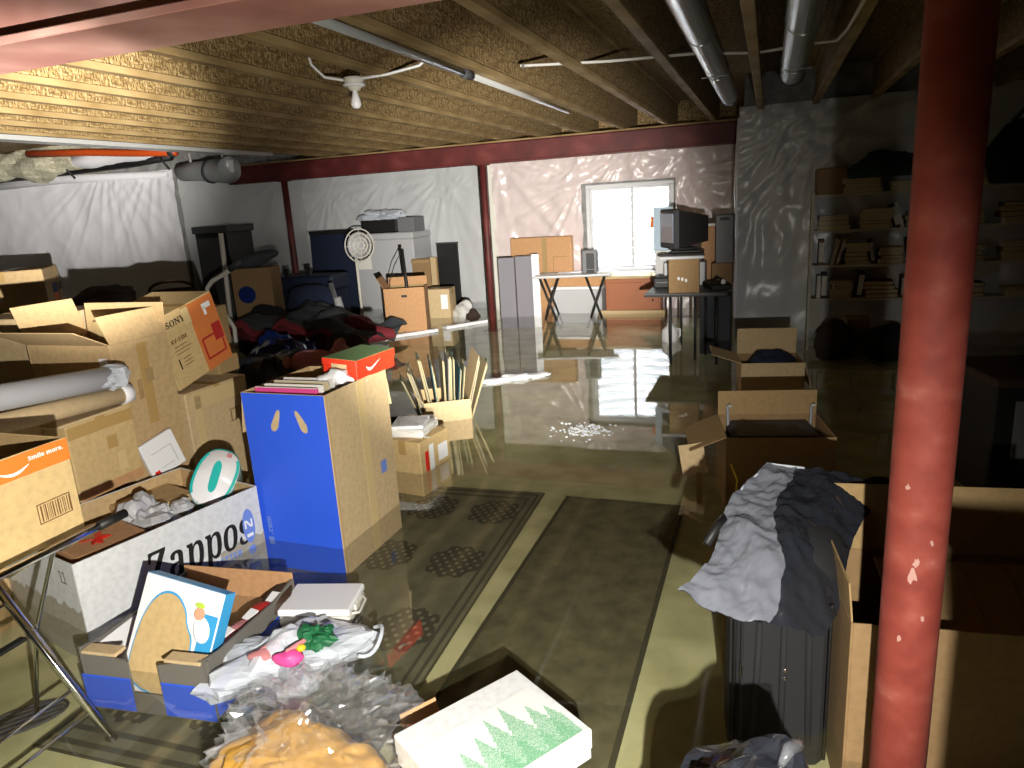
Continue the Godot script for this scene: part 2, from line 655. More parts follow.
# plastic film stretched over a wall: origin, right and up vectors (full size), normal; pinches are stapled points that folds run from
func film_sheet(parent: Node3D, o: Vector3, right: Vector3, up: Vector3, out: Vector3, m: Material, pinches: Array, seed_: int, depth := 0.03, holes := []) -> void:
	var n := noise(seed_, 0.9, 3)
	var n2 := noise(seed_ + 1, 3.5, 3, true)
	var L := right.length()
	var Hh := up.length()
	var nu := int(L * 26)
	var nv := int(Hh * 26)
	var st := begin(true)
	var g := []
	for i in nu + 1:
		var row := []
		for j in nv + 1:
			var u := L * i / nu
			var v := Hh * j / nv
			var d := depth * (0.5 + 0.8 * n.get_noise_2d(u, v)) + depth * 0.22 * n2.get_noise_2d(u * 0.5, v * 0.35)
			for p in pinches:
				var du: float = u - p[0]
				var dv: float = v - p[1]
				var r := sqrt(du * du + dv * dv)
				var fade: float = exp(-r / p[2])
				var a := atan2(dv, du)
				d += fade * depth * 0.9 * pow(absf(sin(a * p[3] + n.get_noise_1d(a * 2.0) * 3.0)), 6.0) * minf(r * 4.0, 1.0)
			row.append(o + right * (float(i) / nu) + up * (float(j) / nv) + out * maxf(d, 0.004))
		g.append(row)
	for i in nu:
		for j in nv:
			var u := L * (i + 0.5) / nu
			var v := Hh * (j + 0.5) / nv
			var cut := false
			for h in holes:
				if u > h[0] and u < h[1] and v > h[2] and v < h[3]:
					cut = true
			if not cut:
				quad(st, g[i][j], g[i][j + 1], g[i + 1][j + 1], g[i + 1][j])
	put(parent, "plastic_sheet", done(st), m)

func joist(parent: Node3D, x: float, z0: float, z1: float, meshes: Array) -> void:
	var o := Node3D.new()
	o.name = "joist"
	parent.add_child(o, true)
	o.position = V(x, 2.26, (z0 + z1) * 0.5)
	put(o, "bottom_flange", meshes[0], M.lumber, Transform3D(Basis(), V(0, 0.019, 0)))
	put(o, "web", meshes[1], M.strand_board, Transform3D(Basis(), V(0, 0.18, 0)))
	put(o, "top_flange", meshes[0], M.lumber, Transform3D(Basis(), V(0, 0.341, 0)))

func i_beam(z: float, x0: float, x1: float, y0: float, y1: float, w: float, m: Material) -> Node3D:
	var b := setting("beam")
	slab(b, "bottom_flange", V(x0, y0, z - w * 0.5), V(x1, y0 + 0.022, z + w * 0.5), m)
	slab(b, "web", V(x0, y0 + 0.022, z - 0.012), V(x1, y1 - 0.022, z + 0.012), m)
	slab(b, "top_flange", V(x0, y1 - 0.022, z - w * 0.5), V(x1, y1, z + w * 0.5), m)
	return b

func build_room() -> void:
	# floor and water
	var fl := setting("floor")
	slab(fl, "concrete_slab", V(-11.6, -0.4, -11.0), V(4.2, -0.15, 3.2), M.concrete)
	var wt := setting("water")
	put(wt, "surface", sheet_mesh(40, 40, func(u: float, v: float) -> Vector3: return V(-11.5 + 15.6 * u, 0, 3.1 - 14.0 * v)), M.water)
	# walls
	var wl := setting("wall_left")
	slab(wl, "concrete", V(-11.6, -0.15, -8.05), V(-7.46, 2.62, -7.82), M.block)
	film_sheet(wl, V(-11.4, -0.1, -7.8), V(3.96, 0, 0), V(0, 2.3, 0), V(0, 0, 1), M.film, [[2.9, 2.6, 1.1, 16.0], [3.7, 2.5, 0.8, 13.0]], 71, 0.03)
	put(wl, "film_roll", tube_mesh([V(-11.4, 2.17, -7.76), V(-9.4, 2.2, -7.75), V(-7.5, 2.14, -7.76)], [0.05, 0.06, 0.045], 10), M.film)
	var ws := setting("wall_left_return")
	slab(ws, "concrete", V(-7.66, -0.15, -10.9), V(-7.43, 2.62, -7.82), M.block)
	film_sheet(ws, V(-7.42, -0.1, -7.82), V(0, 0, -2.78), V(0, 2.3, 0), V(1, 0, 0), M.film_grey, [[0.3, 2.2, 0.7, 6.0], [2.2, 2.2, 0.8, 5.0]], 72, 0.025)
	var wb := setting("wall_back_left")
	slab(wb, "concrete", V(-7.66, -0.15, -10.85), V(-3.72, 2.62, -10.62), M.block)
	film_sheet(wb, V(-7.4, -0.1, -10.6), V(3.68, 0, 0), V(0, 2.3, 0), V(0, 0, 1), M.film_grey, [[1.6, 2.1, 0.8, 6.0], [2.6, 2.1, 0.9, 7.0], [0.5, 2.0, 0.8, 5.0]], 73, 0.045)
	var ww := setting("wall_back")
	# window opening x -2.36..-1.18, y 0.5..1.67
	slab(ww, "concrete", V(-3.72, -0.15, -10.05), V(-2.36, 2.62, -9.82), M.block)
	slab(ww, "concrete", V(-1.18, -0.15, -10.05), V(-0.07, 2.62, -9.82), M.block)
	slab(ww, "concrete", V(-2.36, 1.67, -10.05), V(-1.18, 2.62, -9.82), M.block)
	slab(ww, "concrete", V(-2.36, -0.15, -10.05), V(-1.18, 0.5, -9.82), M.block)
	slab(ww, "concrete", V(-3.72, -0.15, -10.62), V(-3.5, 2.62, -9.82), M.block)
	film_sheet(ww, V(-3.68, -0.1, -9.8), V(3.38, 0, 0), V(0, 2.3, 0), V(0, 0, 1), M.film_pink, [[1.28, 1.82, 0.9, 8.0], [2.56, 1.84, 0.9, 7.0], [0.12, 2.2, 0.9, 5.0], [1.3, 0.7, 0.8, 5.0], [1.9, 2.2, 0.6, 6.0]], 74, 0.075, [[1.3, 2.52, 0.58, 1.79]])
	slab(ww, "corner_stud", V(-3.74, -0.15, -9.8), V(-3.66, 2.3, -9.73), M.ivory)
	var wr := setting("wall_right_front")
	slab(wr, "concrete", V(-0.27, -0.15, -8.35), V(4.2, 2.62, -8.12), M.block)
	slab(wr, "concrete", V(-0.27, -0.15, -10.05), V(-0.05, 2.62, -8.12), M.block)
	film_sheet(wr, V(-0.31, -0.1, -8.1), V(3.4, 0, 0), V(0, 2.4, 0), V(0, 0, 1), M.film_grey, [[0.45, 2.15, 1.1, 7.0], [0.75, 2.1, 0.9, 8.0], [0.2, 1.5, 0.6, 5.0]], 75, 0.06)
	put(wr, "film_edge", tube_mesh([V(-0.315, -0.1, -8.07), V(-0.325, 0.5, -8.06), V(-0.31, 0.9, -8.07), V(-0.33, 1.5, -8.06), V(-0.315, 2.2, -8.07)], [0.02, 0.025, 0.018, 0.026, 0.02], 8), M.film)
	var wx := setting("wall_right")
	slab(wx, "concrete", V(4.0, -0.15, -8.35), V(4.2, 2.62, 3.2), M.block)
	var wn := setting("wall_near")
	slab(wn, "concrete", V(-11.6, -0.15, 3.0), V(4.2, 2.62, 3.2), M.block)
	var wf := setting("wall_far_left")
	slab(wf, "concrete", V(-11.6, -0.15, -8.05), V(-11.4, 2.62, 3.2), M.block)
	# ceiling: subfloor panels on I-joists
	var ce := setting("ceiling")
	slab(ce, "subfloor", V(-11.7, 2.62, -10.05), V(4.3, 2.74, 3.3), M.strand_board)
	slab(ce, "subfloor", V(-7.7, 2.62, -10.9), V(-3.5, 2.74, -10.05), M.strand_board)
	var long := [box_mesh(V(0.06, 0.038, 7.2), 0.003), box_mesh(V(0.012, 0.284, 7.2), 0.001)]
	var near := [box_mesh(V(0.06, 0.038, 4.6), 0.003), box_mesh(V(0.012, 0.284, 4.6), 0.001)]
	for k in range(-6, 22):
		var x := 0.4 - 0.51 * k
		if x < 3.9 and x > -6.0:
			joist(ce, x, -8.9, -1.7, long)
			joist(ce, x, -1.6, 3.0, near)
			joist(ce, x, -10.6 if x < -3.8 else -9.78, -8.9, [box_mesh(V(0.06, 0.038, 1.7), 0.003), box_mesh(V(0.012, 0.284, 1.7), 0.001)] if x < -3.8 else [box_mesh(V(0.06, 0.038, 0.88), 0.003), box_mesh(V(0.012, 0.284, 0.88), 0.001)])
	slab(ce, "sill_plate", V(-7.4, 2.242, -8.80), V(-0.3, 2.262, -8.775), M.lumber)
	slab(ce, "rim_board", V(-3.72, 2.21, -9.82), V(-0.28, 2.62, -9.79), M.strand_board)
	slab(ce, "rim_board", V(-7.42, 2.21, -10.62), V(-3.72, 2.62, -10.59), M.strand_board)
	i_beam(-8.87, -7.42, -0.28, 2.0, 2.26, 0.17, M.beam_red)
	i_beam(-1.64, -11.3, 4.0, 1.99, 2.26, 0.26, M.beam_chalky_lit)
	# window in its opening, and the corrugated well outside
	var wi := setting("window_1")
	var x0 := -2.36
	var x1 := -1.18
	var y0 := 0.5
	var y1 := 1.67
	var st := begin()
	cbox(st, Transform3D(Basis(), V((x0 + x1) * 0.5, y1 - 0.025, -9.86)), V(x1 - x0, 0.05, 0.12), 0.006)
	cbox(st, Transform3D(Basis(), V((x0 + x1) * 0.5, y0 + 0.025, -9.86)), V(x1 - x0, 0.05, 0.12), 0.006)
	cbox(st, Transform3D(Basis(), V(x0 + 0.025, (y0 + y1) * 0.5, -9.86)), V(0.05, y1 - y0 - 0.1, 0.12), 0.006)
	cbox(st, Transform3D(Basis(), V(x1 - 0.025, (y0 + y1) * 0.5, -9.86)), V(0.05, y1 - y0 - 0.1, 0.12), 0.006)
	put(wi, "window_frame", done(st), M.vinyl)
	var mid := (x0 + x1) * 0.5 + 0.03
	for e in [[x0 + 0.05, mid + 0.02, -9.85], [mid - 0.02, x1 - 0.05, -9.89]]:
		var ss := begin()
		var w: float = e[1] - e[0]
		var cx: float = (e[0] + e[1]) * 0.5
		for yy in [y0 + 0.065, y1 - 0.065]:
			cbox(ss, Transform3D(Basis(), V(cx, yy, e[2])), V(w, 0.03, 0.03), 0.004)
		for xx in [e[0] + 0.018, e[1] - 0.018]:
			cbox(ss, Transform3D(Basis(), V(xx, (y0 + y1) * 0.5, e[2])), V(0.036, y1 - y0 - 0.16, 0.03), 0.004)
		var sash := put(wi, "sash", done(ss), M.vinyl)
		put(sash, "pane", box_mesh(V(w - 0.07, y1 - y0 - 0.16, 0.004), 0.0005, V(cx, (y0 + y1) * 0.5, e[2])), M.glass)
	slab(wi, "sill", V(x0 - 0.06, y0 - 0.03, -9.82), V(x1 + 0.06, y0, -9.68), M.ivory)
	var well := setting("window_well")
	put(well, "corrugated_sheet", sheet_mesh(40, 132, func(u: float, v: float) -> Vector3:
		var a := PI * u
		var r := 1.15 + 0.036 * sin(TAU * v * 19.5)
		return V(-1.77 - cos(a) * r, 0.2 + 2.6 * v, -10.06 - sin(a) * r)), M.well_white)
	slab(well, "gravel_bed", V(-2.95, 0.1, -11.25), V(-0.6, 0.35, -10.05), M.well_white)
	var gd := setting("ground")
	slab(gd, "soil", V(-16, 1.5, -24), V(-2.95, 2.75, -10.86), M.ground)
	slab(gd, "soil", V(-0.59, 1.5, -24), V(9, 2.75, -10.06), M.ground)
	slab(gd, "soil", V(-2.95, 1.5, -24), V(-0.59, 2.75, -11.25), M.ground)

# ---------------------------------------------------------------- left pile
func tree_print() -> StandardMaterial3D:
	var im := Image.create(384, 256, false, Image.FORMAT_RGB8)
	im.fill(Color("#d3d6d3"))
	rng.seed = 77
	# row of fir trees printed in speckled green, tips at different heights
	for t in [[40, 120, 46], [92, 92, 50], [150, 70, 56], [205, 30, 62], [262, 14, 66], [325, 60, 60], [365, 96, 52]]:
		var cx: int = t[0]
		var top: int = t[1]
		for y in range(top, 250):
			var f := float(y - top) / (250 - top)
			var wide: float = t[2] * f * (0.72 + 0.28 * fmod(f * 7.0, 1.0))
			for x in range(int(cx - wide), int(cx + wide) + 1):
				if x >= 0 and x < 384 and rng.randf() < 0.66:
					im.set_pixel(x, y, Color("#5f9a72") if rng.randf() < 0.7 else Color("#84b592"))
	var m := mat("tree_print", "#ffffff", 0.45)
	m.albedo_texture = ImageTexture.create_from_image(im)
	return m

func build_left() -> void:
	# ---- tall carton with blue printed front
	var s := V(0.455, 0.885, 0.53)
	var t := carton("tall_carton", "tall open carton with bright blue front standing in the water", V(-2.035, -0.15, -2.82), s, -1.0, {"open": true, "m": M.card_pale, "inside": M.card_inside, "flaps": {"-x": [172, 0.2], "-z": [170, 0.2]}})
	var bf := patch(t, "blue_front", M.blue_print, side(s, "+z", 0, 0.0, 0.001), s.x - 0.006, s.y - 0.004)
	for e in [-1, 1]:
		# two slanted petals, broad at the foot
		var drop := PackedVector2Array()
		for i in 20:
			var a := TAU * i / 20.0
			drop.append(Vector2((0.013 if sin(a) > 0 else 0.02) * cos(a), 0.036 * sin(a) + (0.02 if sin(a) > 0 else -0.02)))
		put(bf, "printed_mark", prism_mesh(drop, 0.0012), M.card_pale, side(s, "+z", 0, 0, 0.001).affine_inverse() * side(s, "+z", 0.02 + e * 0.068, 0.315, 0.0018) * Transform3D(Basis(V(0, 0, 1), e * 0.42), Vector3.ZERO))
	lettering(t, "lettering", ".com", M.ink_blue, side(s, "+z", -0.175, -0.215, 0.0018) * Transform3D(Basis(V(0, 0, 1), PI / 2), Vector3.ZERO), 0.03)
	lettering(t, "lettering", "✻", M.ink_blue, side(s, "+z", -0.175, -0.30, 0.0018), 0.03)
	patch(t, "reinforced_tape", M.tape_paper, side(s, "+x", 0.02, 0.0, 0.001), 0.06, s.y - 0.01)
	patch(t, "edge_fold", M.card, side(s, "+x", -0.255, 0.0, 0.001), 0.012, s.y - 0.01)
	lettering(t, "lettering", "✻", M.ink_blue, side(s, "+x", 0.15, -0.05, 0.002), 0.05)
	# contents of the tall carton
	rng.seed = 3
	var inner := [["pink spined magazine pushed into the blue fronted carton", M.pink], ["cream magazine standing behind the pink one in blue fronted carton", M.paper], ["tan folder standing in the blue fronted carton", M.paper_tan], ["grey folder farther back in the blue fronted carton", M.paper_grey]]
	for i in 4:
		var mg := thing("magazine", inner[i][0], "magazine", V(-2.06 + 0.01 * i, -0.14, -2.62 - 0.045 * i), 0)
		put(mg, "cover", box_mesh(V(0.34 - 0.02 * i, 0.885 + 0.008 * i, 0.014), 0.002, V(0, 0.443, 0)), inner[i][1])
		put(mg, "page_block", box_mesh(V(0.335 - 0.02 * i, 0.89 + 0.008 * i, 0.009), 0.001, V(0, 0.443, 0)), M.paper)
	var pl := thing("paper_stack", "loose pile of papers lying at the top of the blue fronted carton", "papers", V(-1.98, 0.69, -2.9), 8)
	for i in 4:
		put(pl, "sheet", box_mesh(V(0.26, 0.006, 0.2), 0.001, V(0.01 * i, 0.003 + 0.0075 * i, -0.008 * i)), [M.paper, M.paper_tan, M.paper_grey, M.paper][i], Transform3D(Basis(V(0, 1, 0), 0.1 * i), Vector3.ZERO))
	put(pl, "support", box_mesh(V(0.3, 0.83, 0.22), 0.004, V(0, -0.416, 0)), M.paper_tan)
	var rag := thing("white_rag", "crumpled white rag beside the red shoe box", "rag", V(-1.9, 0.755, -2.8), 0)
	put(rag, "cloth", blob_mesh(V(0.075, 0.03, 0.05), 0.9, 14.0, 4, 20, 12, true, -0.02), M.white)
	# shoe box
	s = V(0.2, 0.095, 0.31)
	var sb := thing("shoe_box", "red shoe box with green lid on the blue fronted carton", "shoe box", V(-1.9, 0.735, -3.0), -6)
	sb.rotation_degrees.z = -3
	put(sb, "body", box_mesh(V(s.x, s.y - 0.03, s.z), 0.003, V(0, (s.y - 0.03) * 0.5, 0)), M.shoe_red)
	var sl := put(sb, "lid", box_mesh(V(s.x + 0.006, 0.035, s.z + 0.006), 0.003, V(0, s.y - 0.0175, 0)), M.shoe_red)
	put(sl, "lid_top", box_mesh(V(s.x, 0.002, s.z), 0.0005, V(0, s.y + 0.001, 0)), M.shoe_green)
	var sw := PackedVector2Array()
	for p in [[-0.055, 0.006], [-0.045, -0.012], [-0.03, -0.019], [-0.012, -0.016], [0.06, 0.022], [-0.01, -0.004], [-0.028, -0.006], [-0.042, 0.0]]:
		sw.append(Vector2(p[0], p[1]))
	put(sl, "printed_mark", prism_mesh(sw, 0.0012), M.white, side(s, "+x", -0.03, 0.0, 0.0035))
	patch(sb, "end_label", M.card_pale, side(s, "+z", 0.0, 0.0, 0.0035), 0.09, 0.05)

	# ---- long white shipping box with dark lettering
	s = V(0.6, 0.435, 0.84)
	var z := carton("long_box", "long open white box with big dark lettering, soaked along its foot", V(-2.628, -0.15, -2.197), s, -13.0, {"open": true, "m": M.white_card, "inside": M.card, "flaps": {"-x": [165, 0.16]}}, "box")
	lettering(z, "lettering", "Zappos", M.ink, side(s, "+x", 0.1, 0.045, 0.0015) * Transform3D(Basis(V(1, 0, 0), V(0.12, 1.0, 0), V(0, 0, 1)), Vector3.ZERO), 0.165, true, true, 0.62)
	lettering(z, "lettering", "LETTER", M.ink_blue, side(s, "+x", 0.22, -0.062, 0.0026), 0.03)
	var ov := PackedVector2Array()
	for i in 24:
		ov.append(Vector2(0.032 * cos(TAU * i / 24.0), 0.085 * sin(TAU * i / 24.0)))
	put(z, "oval_mark", prism_mesh(ov, 0.0012), M.ink_blue, side(s, "+x", 0.345, 0.045, 0.0012))
	lettering(z, "lettering", "N", M.white, side(s, "+x", 0.345, 0.055, 0.0024) * Transform3D(Basis(V(0, 0, 1), 0.0), Vector3.ZERO), 0.04, true, false, 1.3)
	patch(z, "printed_mark", M.white, side(s, "+x", 0.345, 0.0, 0.003), 0.034, 0.016)
	var ci := PackedVector2Array()
	for i in 18:
		ci.append(Vector2(0.022 * cos(TAU * i / 18.0), 0.022 * sin(TAU * i / 18.0)))
	put(z, "printed_mark", prism_mesh(ci, 0.0012), M.ink_blue, side(s, "+x", 0.345, -0.075, 0.0012))
	for e in [-0.014, 0.014]:
		patch(z, "printed_arrow", M.ink_grey, side(s, "+z", 0.2 + e, 0.145, 0.0012), 0.004, 0.045)
		patch(z, "printed_arrow", M.ink_grey, side(s, "+z", 0.2 + e - 0.006, 0.162, 0.0012), 0.011, 0.004)
	patch(z, "printed_arrow", M.ink_grey, side(s, "+z", 0.2, 0.118, 0.0012), 0.045, 0.004)
	patch(z, "clear_tape", M.paper_grey, side(s, "+z", -0.1, 0.17, 0.001), 0.08, 0.06)
	damp_band(z, M.white_card_wet, side(s, "+z", 0, -0.2175, 0.0022), s.x, 0.235, 15)
	damp_band(z, M.white_card_wet, side(s, "+x", 0.3, -0.2175, 0.0008), 0.24, 0.2, 16)
	# things standing in the long white box
	var c1 := carton("small_carton", "small brown carton wedged inside the long white box at its far end", V(-2.8, -0.12, -2.42), V(0.34, 0.35, 0.3), -16, {"m": M.card, "tape": false})
	patch(c1, "printed_mark", M.white, side(V(0.34, 0.35, 0.3), "+x", 0.05, 0.1), 0.05, 0.1)
	var gb := carton("gift_box", "orange brown box with red bow in the near end of long white box", V(-2.63, -0.13, -1.99), V(0.3, 0.38, 0.28), -16, {"m": M.card_orange, "tape": false}, "box")
	for e in [[0.0, 0.3, 0.07], [0.5, 0.25, 0.06], [1.1, 0.2, 0.07], [1.9, 0.22, 0.06], [2.6, 0.3, 0.065]]:
		var p := PackedVector2Array([Vector2(0, 0), Vector2(e[2] * 0.5, 0.014), Vector2(e[2], 0), Vector2(e[2] * 0.5, -0.012)])
		put(gb, "bow_loop", prism_mesh(p, 0.003), M.red, Transform3D(Basis(V(0, 1, 0), e[0] * 2.2) * Basis(V(1, 0, 0), -PI / 2 + e[1]), V(0.04, 0.386, 0.02)))
	var cb := thing("crumpled_bag", "crumpled pale plastic bag inside the long white box", "plastic bag", V(-2.6, 0.2, -2.25), 0)
	put(cb, "bag", blob_mesh(V(0.13, 0.1, 0.12), 0.85, 8.0, 14, 24, 16, false), M.grey_pale)
	put(cb, "loose_corner", blob_mesh(V(0.05, 0.035, 0.05), 0.8, 12.0, 15, 14, 10, false), M.grey_pale, Transform3D(Basis(), V(0.09, 0.04, -0.1)))
	var _lb := carton("lower_box", "low brown carton under the crumpled bag in the long white box", V(-2.58, -0.13, -2.24), V(0.3, 0.27, 0.28), -14, {"m": M.card_yellow, "tape": false})
	# pack of nappies with teal bands
	var dp := thing("nappy_pack", "white rounded pack with teal bands and a teal handle strip", "package", V(-2.46, 0.32, -2.52), 0)
	var dz := V(0.52, 0.62, 0.58).normalized()
	var dx := V(0, 1, 0).cross(dz).normalized()
	dp.basis = Basis(dx, dz.cross(dx), dz) * Basis(V(0, 0, 1), -0.5)
	var outline := PackedVector2Array()
	for i in 32:
		var a := TAU * i / 32.0
		outline.append(Vector2(0.1 * signf(cos(a)) * pow(absf(cos(a)), 0.8), 0.145 * signf(sin(a)) * pow(absf(sin(a)), 0.8)))
	var stp := begin(true)
	var depth := 0.2
	for i in 32:
		var a := outline[i]
		var b := outline[(i + 1) % 32]
		for e in [[1.0, -depth, 1.0, -0.02], [1.0, -0.02, 0.95, 0.0], [0.95, 0.0, 0.0, 0.008], [1.0, -depth, 0.0, -depth]]:
			face_out(stp, [V(a.x * e[0], a.y * e[0], e[1]), V(b.x * e[0], b.y * e[0], e[1]), V(b.x * e[2] + 0.00001, b.y * e[2], e[3]), V(a.x * e[2], a.y * e[2], e[3])], V(0, 0, -depth * 0.5))
	put(dp, "wrapper", done(stp), M.pack_white)
	for e in [[1.012, -0.006, -0.022, M.teal], [1.01, -0.06, -0.1, M.teal_pale]]:
		var sr := begin(true)
		for i in 32:
			var a := outline[i]
			var b := outline[(i + 1) % 32]
			face_out(sr, [V(a.x * e[0], a.y * e[0], e[1]), V(b.x * e[0], b.y * e[0], e[1]), V(b.x * e[0], b.y * e[0], e[2]), V(a.x * e[0], a.y * e[0], e[2])], V(0, 0, (e[1] + e[2]) * 0.5))
		put(dp, "band", done(sr), e[3])
	for e in [-1, 1]:
		var fr := begin(true)
		for i in 32:
			var a := outline[i]
			var b := outline[(i + 1) % 32]
			if absf(a.y) < 0.12 and absf(b.y) < 0.12 and a.x * e > 0 and b.x * e > 0:
				quad(fr, V(a.x * 0.84, a.y * 0.9, 0.0065), V(b.x * 0.84, b.y * 0.9, 0.0065), V(b.x * 0.96, b.y * 0.97, 0.004), V(a.x * 0.96, a.y * 0.97, 0.004))
		put(dp, "face_stripe", done(fr), M.teal)
	var hs := PackedVector2Array()
	for i in 20:
		var a := TAU * i / 20.0
		hs.append(Vector2(0.02 * cos(a), 0.08 * signf(sin(a)) * pow(absf(sin(a)), 0.5)))
	put(dp, "handle_strip", prism_mesh(hs, 0.006), M.teal, Transform3D(Basis(V(0, 0, 1), 0.12), V(0, 0, 0.004)))
	patch(dp, "printed_mark", M.pink_dusty, Transform3D(Basis(), V(0.025, 0.118, 0.007)), 0.022, 0.02, 0.003)

	# ---- stacked cartons along the left
	t = carton("base_carton", "damp brown carton under the taped square carton", V(-3.32, -0.15, -2.33), V(0.44, 0.445, 0.36), 0, {"m": M.card_dark})
	s = V(0.44, 0.385, 0.355)
	t = carton("taped_carton", "square tan carton patched with brown tape below the white tubes", V(-3.12, 0.3, -2.34), s, 0, {"m": M.card_yellow})
	patch(t, "tape_band", M.tape, side(s, "+x", 0.0, 0.13, 0.001), 0.353, 0.055)
	patch(t, "tape_patch", M.tape, side(s, "+x", 0.04, 0.03, 0.001), 0.055, 0.06)
	patch(t, "tape_patch", M.tape_paper, side(s, "+x", 0.075, -0.075, 0.001), 0.045, 0.09)
	patch(t, "bottom_band", M.card_orange, side(s, "+x", 0.0, -0.17, 0.001), 0.353, 0.045)
	t = carton("side_carton", "brown carton left of the taped square carton, half hidden by tubes", V(-3.27, 0.0, -1.93), V(0.5, 0.72, 0.42), 3, {"m": M.card})
	patch(t, "printed_mark", M.ink_brown, side(V(0.5, 0.72, 0.42), "+x", 0.1, 0.24, 0.001), 0.06, 0.012)
	carton("footing_carton", "low damp carton under the brown carton beside the tubes", V(-3.25, -0.15, -1.93), V(0.4, 0.145, 0.38), 3, {"m": M.card_dark, "tape": false})
	s = V(0.56, 1.1, 0.36)
	t = carton("open_carton", "big open carton with raised flaps behind the white tubes", V(-3.26, -0.15, -2.715), s, 0, {"open": true, "m": M.card, "inside": M.card_inside, "flaps": {"+x": [-24, 0.15], "+z": [62, 0.2], "-x": [20, 0.2], "-z": [5, 0.16]}})
	patch(t, "address_label", M.white, side(s, "+z", 0.22, 0.46, 0.001), 0.055, 0.05)
	patch(t, "tape_strip", M.tape, side(s, "+x", 0.0, 0.32, 0.001), 0.06, 0.42)
	patch(t, "stain", M.card_dark, side(s, "+x", 0.02, 0.36, 0.0014), 0.05, 0.07)
	patch(t, "stain", M.card_dark, side(s, "+x", -0.05, 0.3, 0.0014), 0.03, 0.1)
	t = carton("pale_carton", "pale closed carton behind the raised flaps of the big open carton", V(-3.95, -0.15, -2.95), V(0.5, 1.2, 0.5), 5, {"m": M.card_pale})
	patch(t, "address_label", M.white, side(V(0.5, 1.2, 0.5), "+x", 0.0, 0.5, 0.001), 0.06, 0.04)
	s = V(0.5, 0.75, 0.47)
	t = carton("crushed_carton", "tan carton with scuffed tape under the half orange printed carton", V(-3.2, -0.15, -3.16), s, -2, {"m": M.card_pale})
	patch(t, "tape_strip", M.tape_paper, side(s, "+x", -0.16, 0.1, 0.001), 0.05, 0.5)
	patch(t, "tape_band", M.tape_paper, side(s, "+x", 0.02, 0.32, 0.001), 0.4, 0.09)
	for e in [-0.055, 0.0, 0.055]:
		patch(t, "printed_mark", M.ink_brown, side(s, "+x", 0.13 + e, 0.17, 0.0014), 0.006, 0.06)
	patch(t, "printed_mark", M.ink_brown, side(s, "+x", 0.165, 0.17, 0.0014), 0.03, 0.045)
	patch(t, "printed_mark", M.ink_brown, side(s, "+x", 0.13, 0.205, 0.0014), 0.13, 0.005)
	patch(t, "printed_mark", M.ink_brown, side(s, "+x", 0.13, 0.135, 0.0014), 0.13, 0.005)
	carton("wedge_carton", "flat carton propping up the orange printed carton from behind", V(-3.28, 0.605, -3.42), V(0.4, 0.1, 0.18), 0, {"m": M.card_dark, "tape": false})
	s = V(0.44, 0.41, 0.44)
	t = carton("printed_carton", "carton with half orange side and dark lettering, tilted on the stack", V(-3.22, 0.665, -3.16), s, 0, {"m": M.card_yellow, "tilt": V(14, -2, 0)})
	patch(t, "orange_panel", M.sony_orange, side(s, "+x", 0.12, 0, 0.001), 0.2, s.y - 0.008)
	lettering(t, "lettering", "SONY", M.ink, side(s, "+x", -0.085, 0.15, 0.0016), 0.036, true, true, 1.0)
	lettering(t, "lettering", "KV-13M", M.ink_brown, side(s, "+x", -0.1, 0.055, 0.0016), 0.024)
	for e in [[0.02, 0.09], [0.0, 0.12], [-0.02, 0.1]]:
		patch(t, "printed_line", M.ink_brown, side(s, "+x", -0.1 + 0.2 * (e[1] - 0.1), e[0], 0.0014), e[1], 0.004)
	patch(t, "printed_mark", M.ink, side(s, "+x", -0.15, -0.075, 0.0014), 0.008, 0.06)
	for e in 3:
		patch(t, "printed_line", M.ink_brown, side(s, "+x", -0.09, -0.055 - 0.02 * e, 0.0014), 0.06, 0.004)
	for e in [[0.0, 0.06, 0.15, 0.012], [0.0, -0.06, 0.15, 0.012], [-0.072, 0.0, 0.012, 0.12], [0.072, 0.0, 0.012, 0.12]]:
		patch(t, "printed_frame", M.dark_red, side(s, "+x", 0.12 + e[0], -0.08 + e[1], 0.002), e[2], e[3])
	patch(t, "printed_square", M.dark_red, side(s, "+x", 0.175, -0.015, 0.0025), 0.07, 0.1)
	patch(t, "address_label", M.white, side(s, "+x", 0.155, 0.15, 0.002), 0.065, 0.03)
	patch(t, "address_label", M.white, side(s, "+x", 0.135, 0.125, 0.002), 0.02, 0.05)
	patch(t, "clear_tape", M.tape_paper, side(s, "+x", 0.0, 0.15, 0.002), 0.05, 0.09)
	patch(t, "printed_mark", M.ink, side(s, "+z", 0.1, 0.13, 0.0014), 0.06, 0.09)
	# white printed envelope box leaning between cartons
	s = V(0.2, 0.2, 0.025)
	t = thing("mailer_box", "flat white mailer with a small red mark leaning on the cartons", "mailer", V(-2.925, 0.25, -2.7), 0)
	t.rotation_degrees = V(-6, 80, 13)
	put(t, "body", box_mesh(s, 0.004, V(0, s.y * 0.5, 0)), M.white)
	patch(t, "printed_mark", M.red, side(s, "+z", -0.07, -0.075, 0.001), 0.03, 0.03)
	for e in [[0.0, 0.03, 0.12, 0.004], [0.06, -0.02, 0.004, 0.1], [0.0, -0.06, 0.08, 0.003]]:
		patch(t, "printed_line", M.grey_pale, side(s, "+z", e[0], e[1], 0.001), e[2], e[3])
	# tubes
	t = thing("poster_tube", "white plastic wrapped roll lying on top of the left cartons", "tube", V(-2.82, 0.835, -2.4), 0)
	put(t, "roll", tube_mesh([V(0, 0.0, 0), V(-0.03, 0.04, 0.5), V(-0.06, 0.1, 1.1)], 0.054, 16), M.grey_pale)
	put(t, "wrapping", blob_mesh(V(0.064, 0.06, 0.1), 0.5, 9.0, 24, 20, 14, false), M.milky_bag, Transform3D(Basis(), V(0, 0, 0.03)))
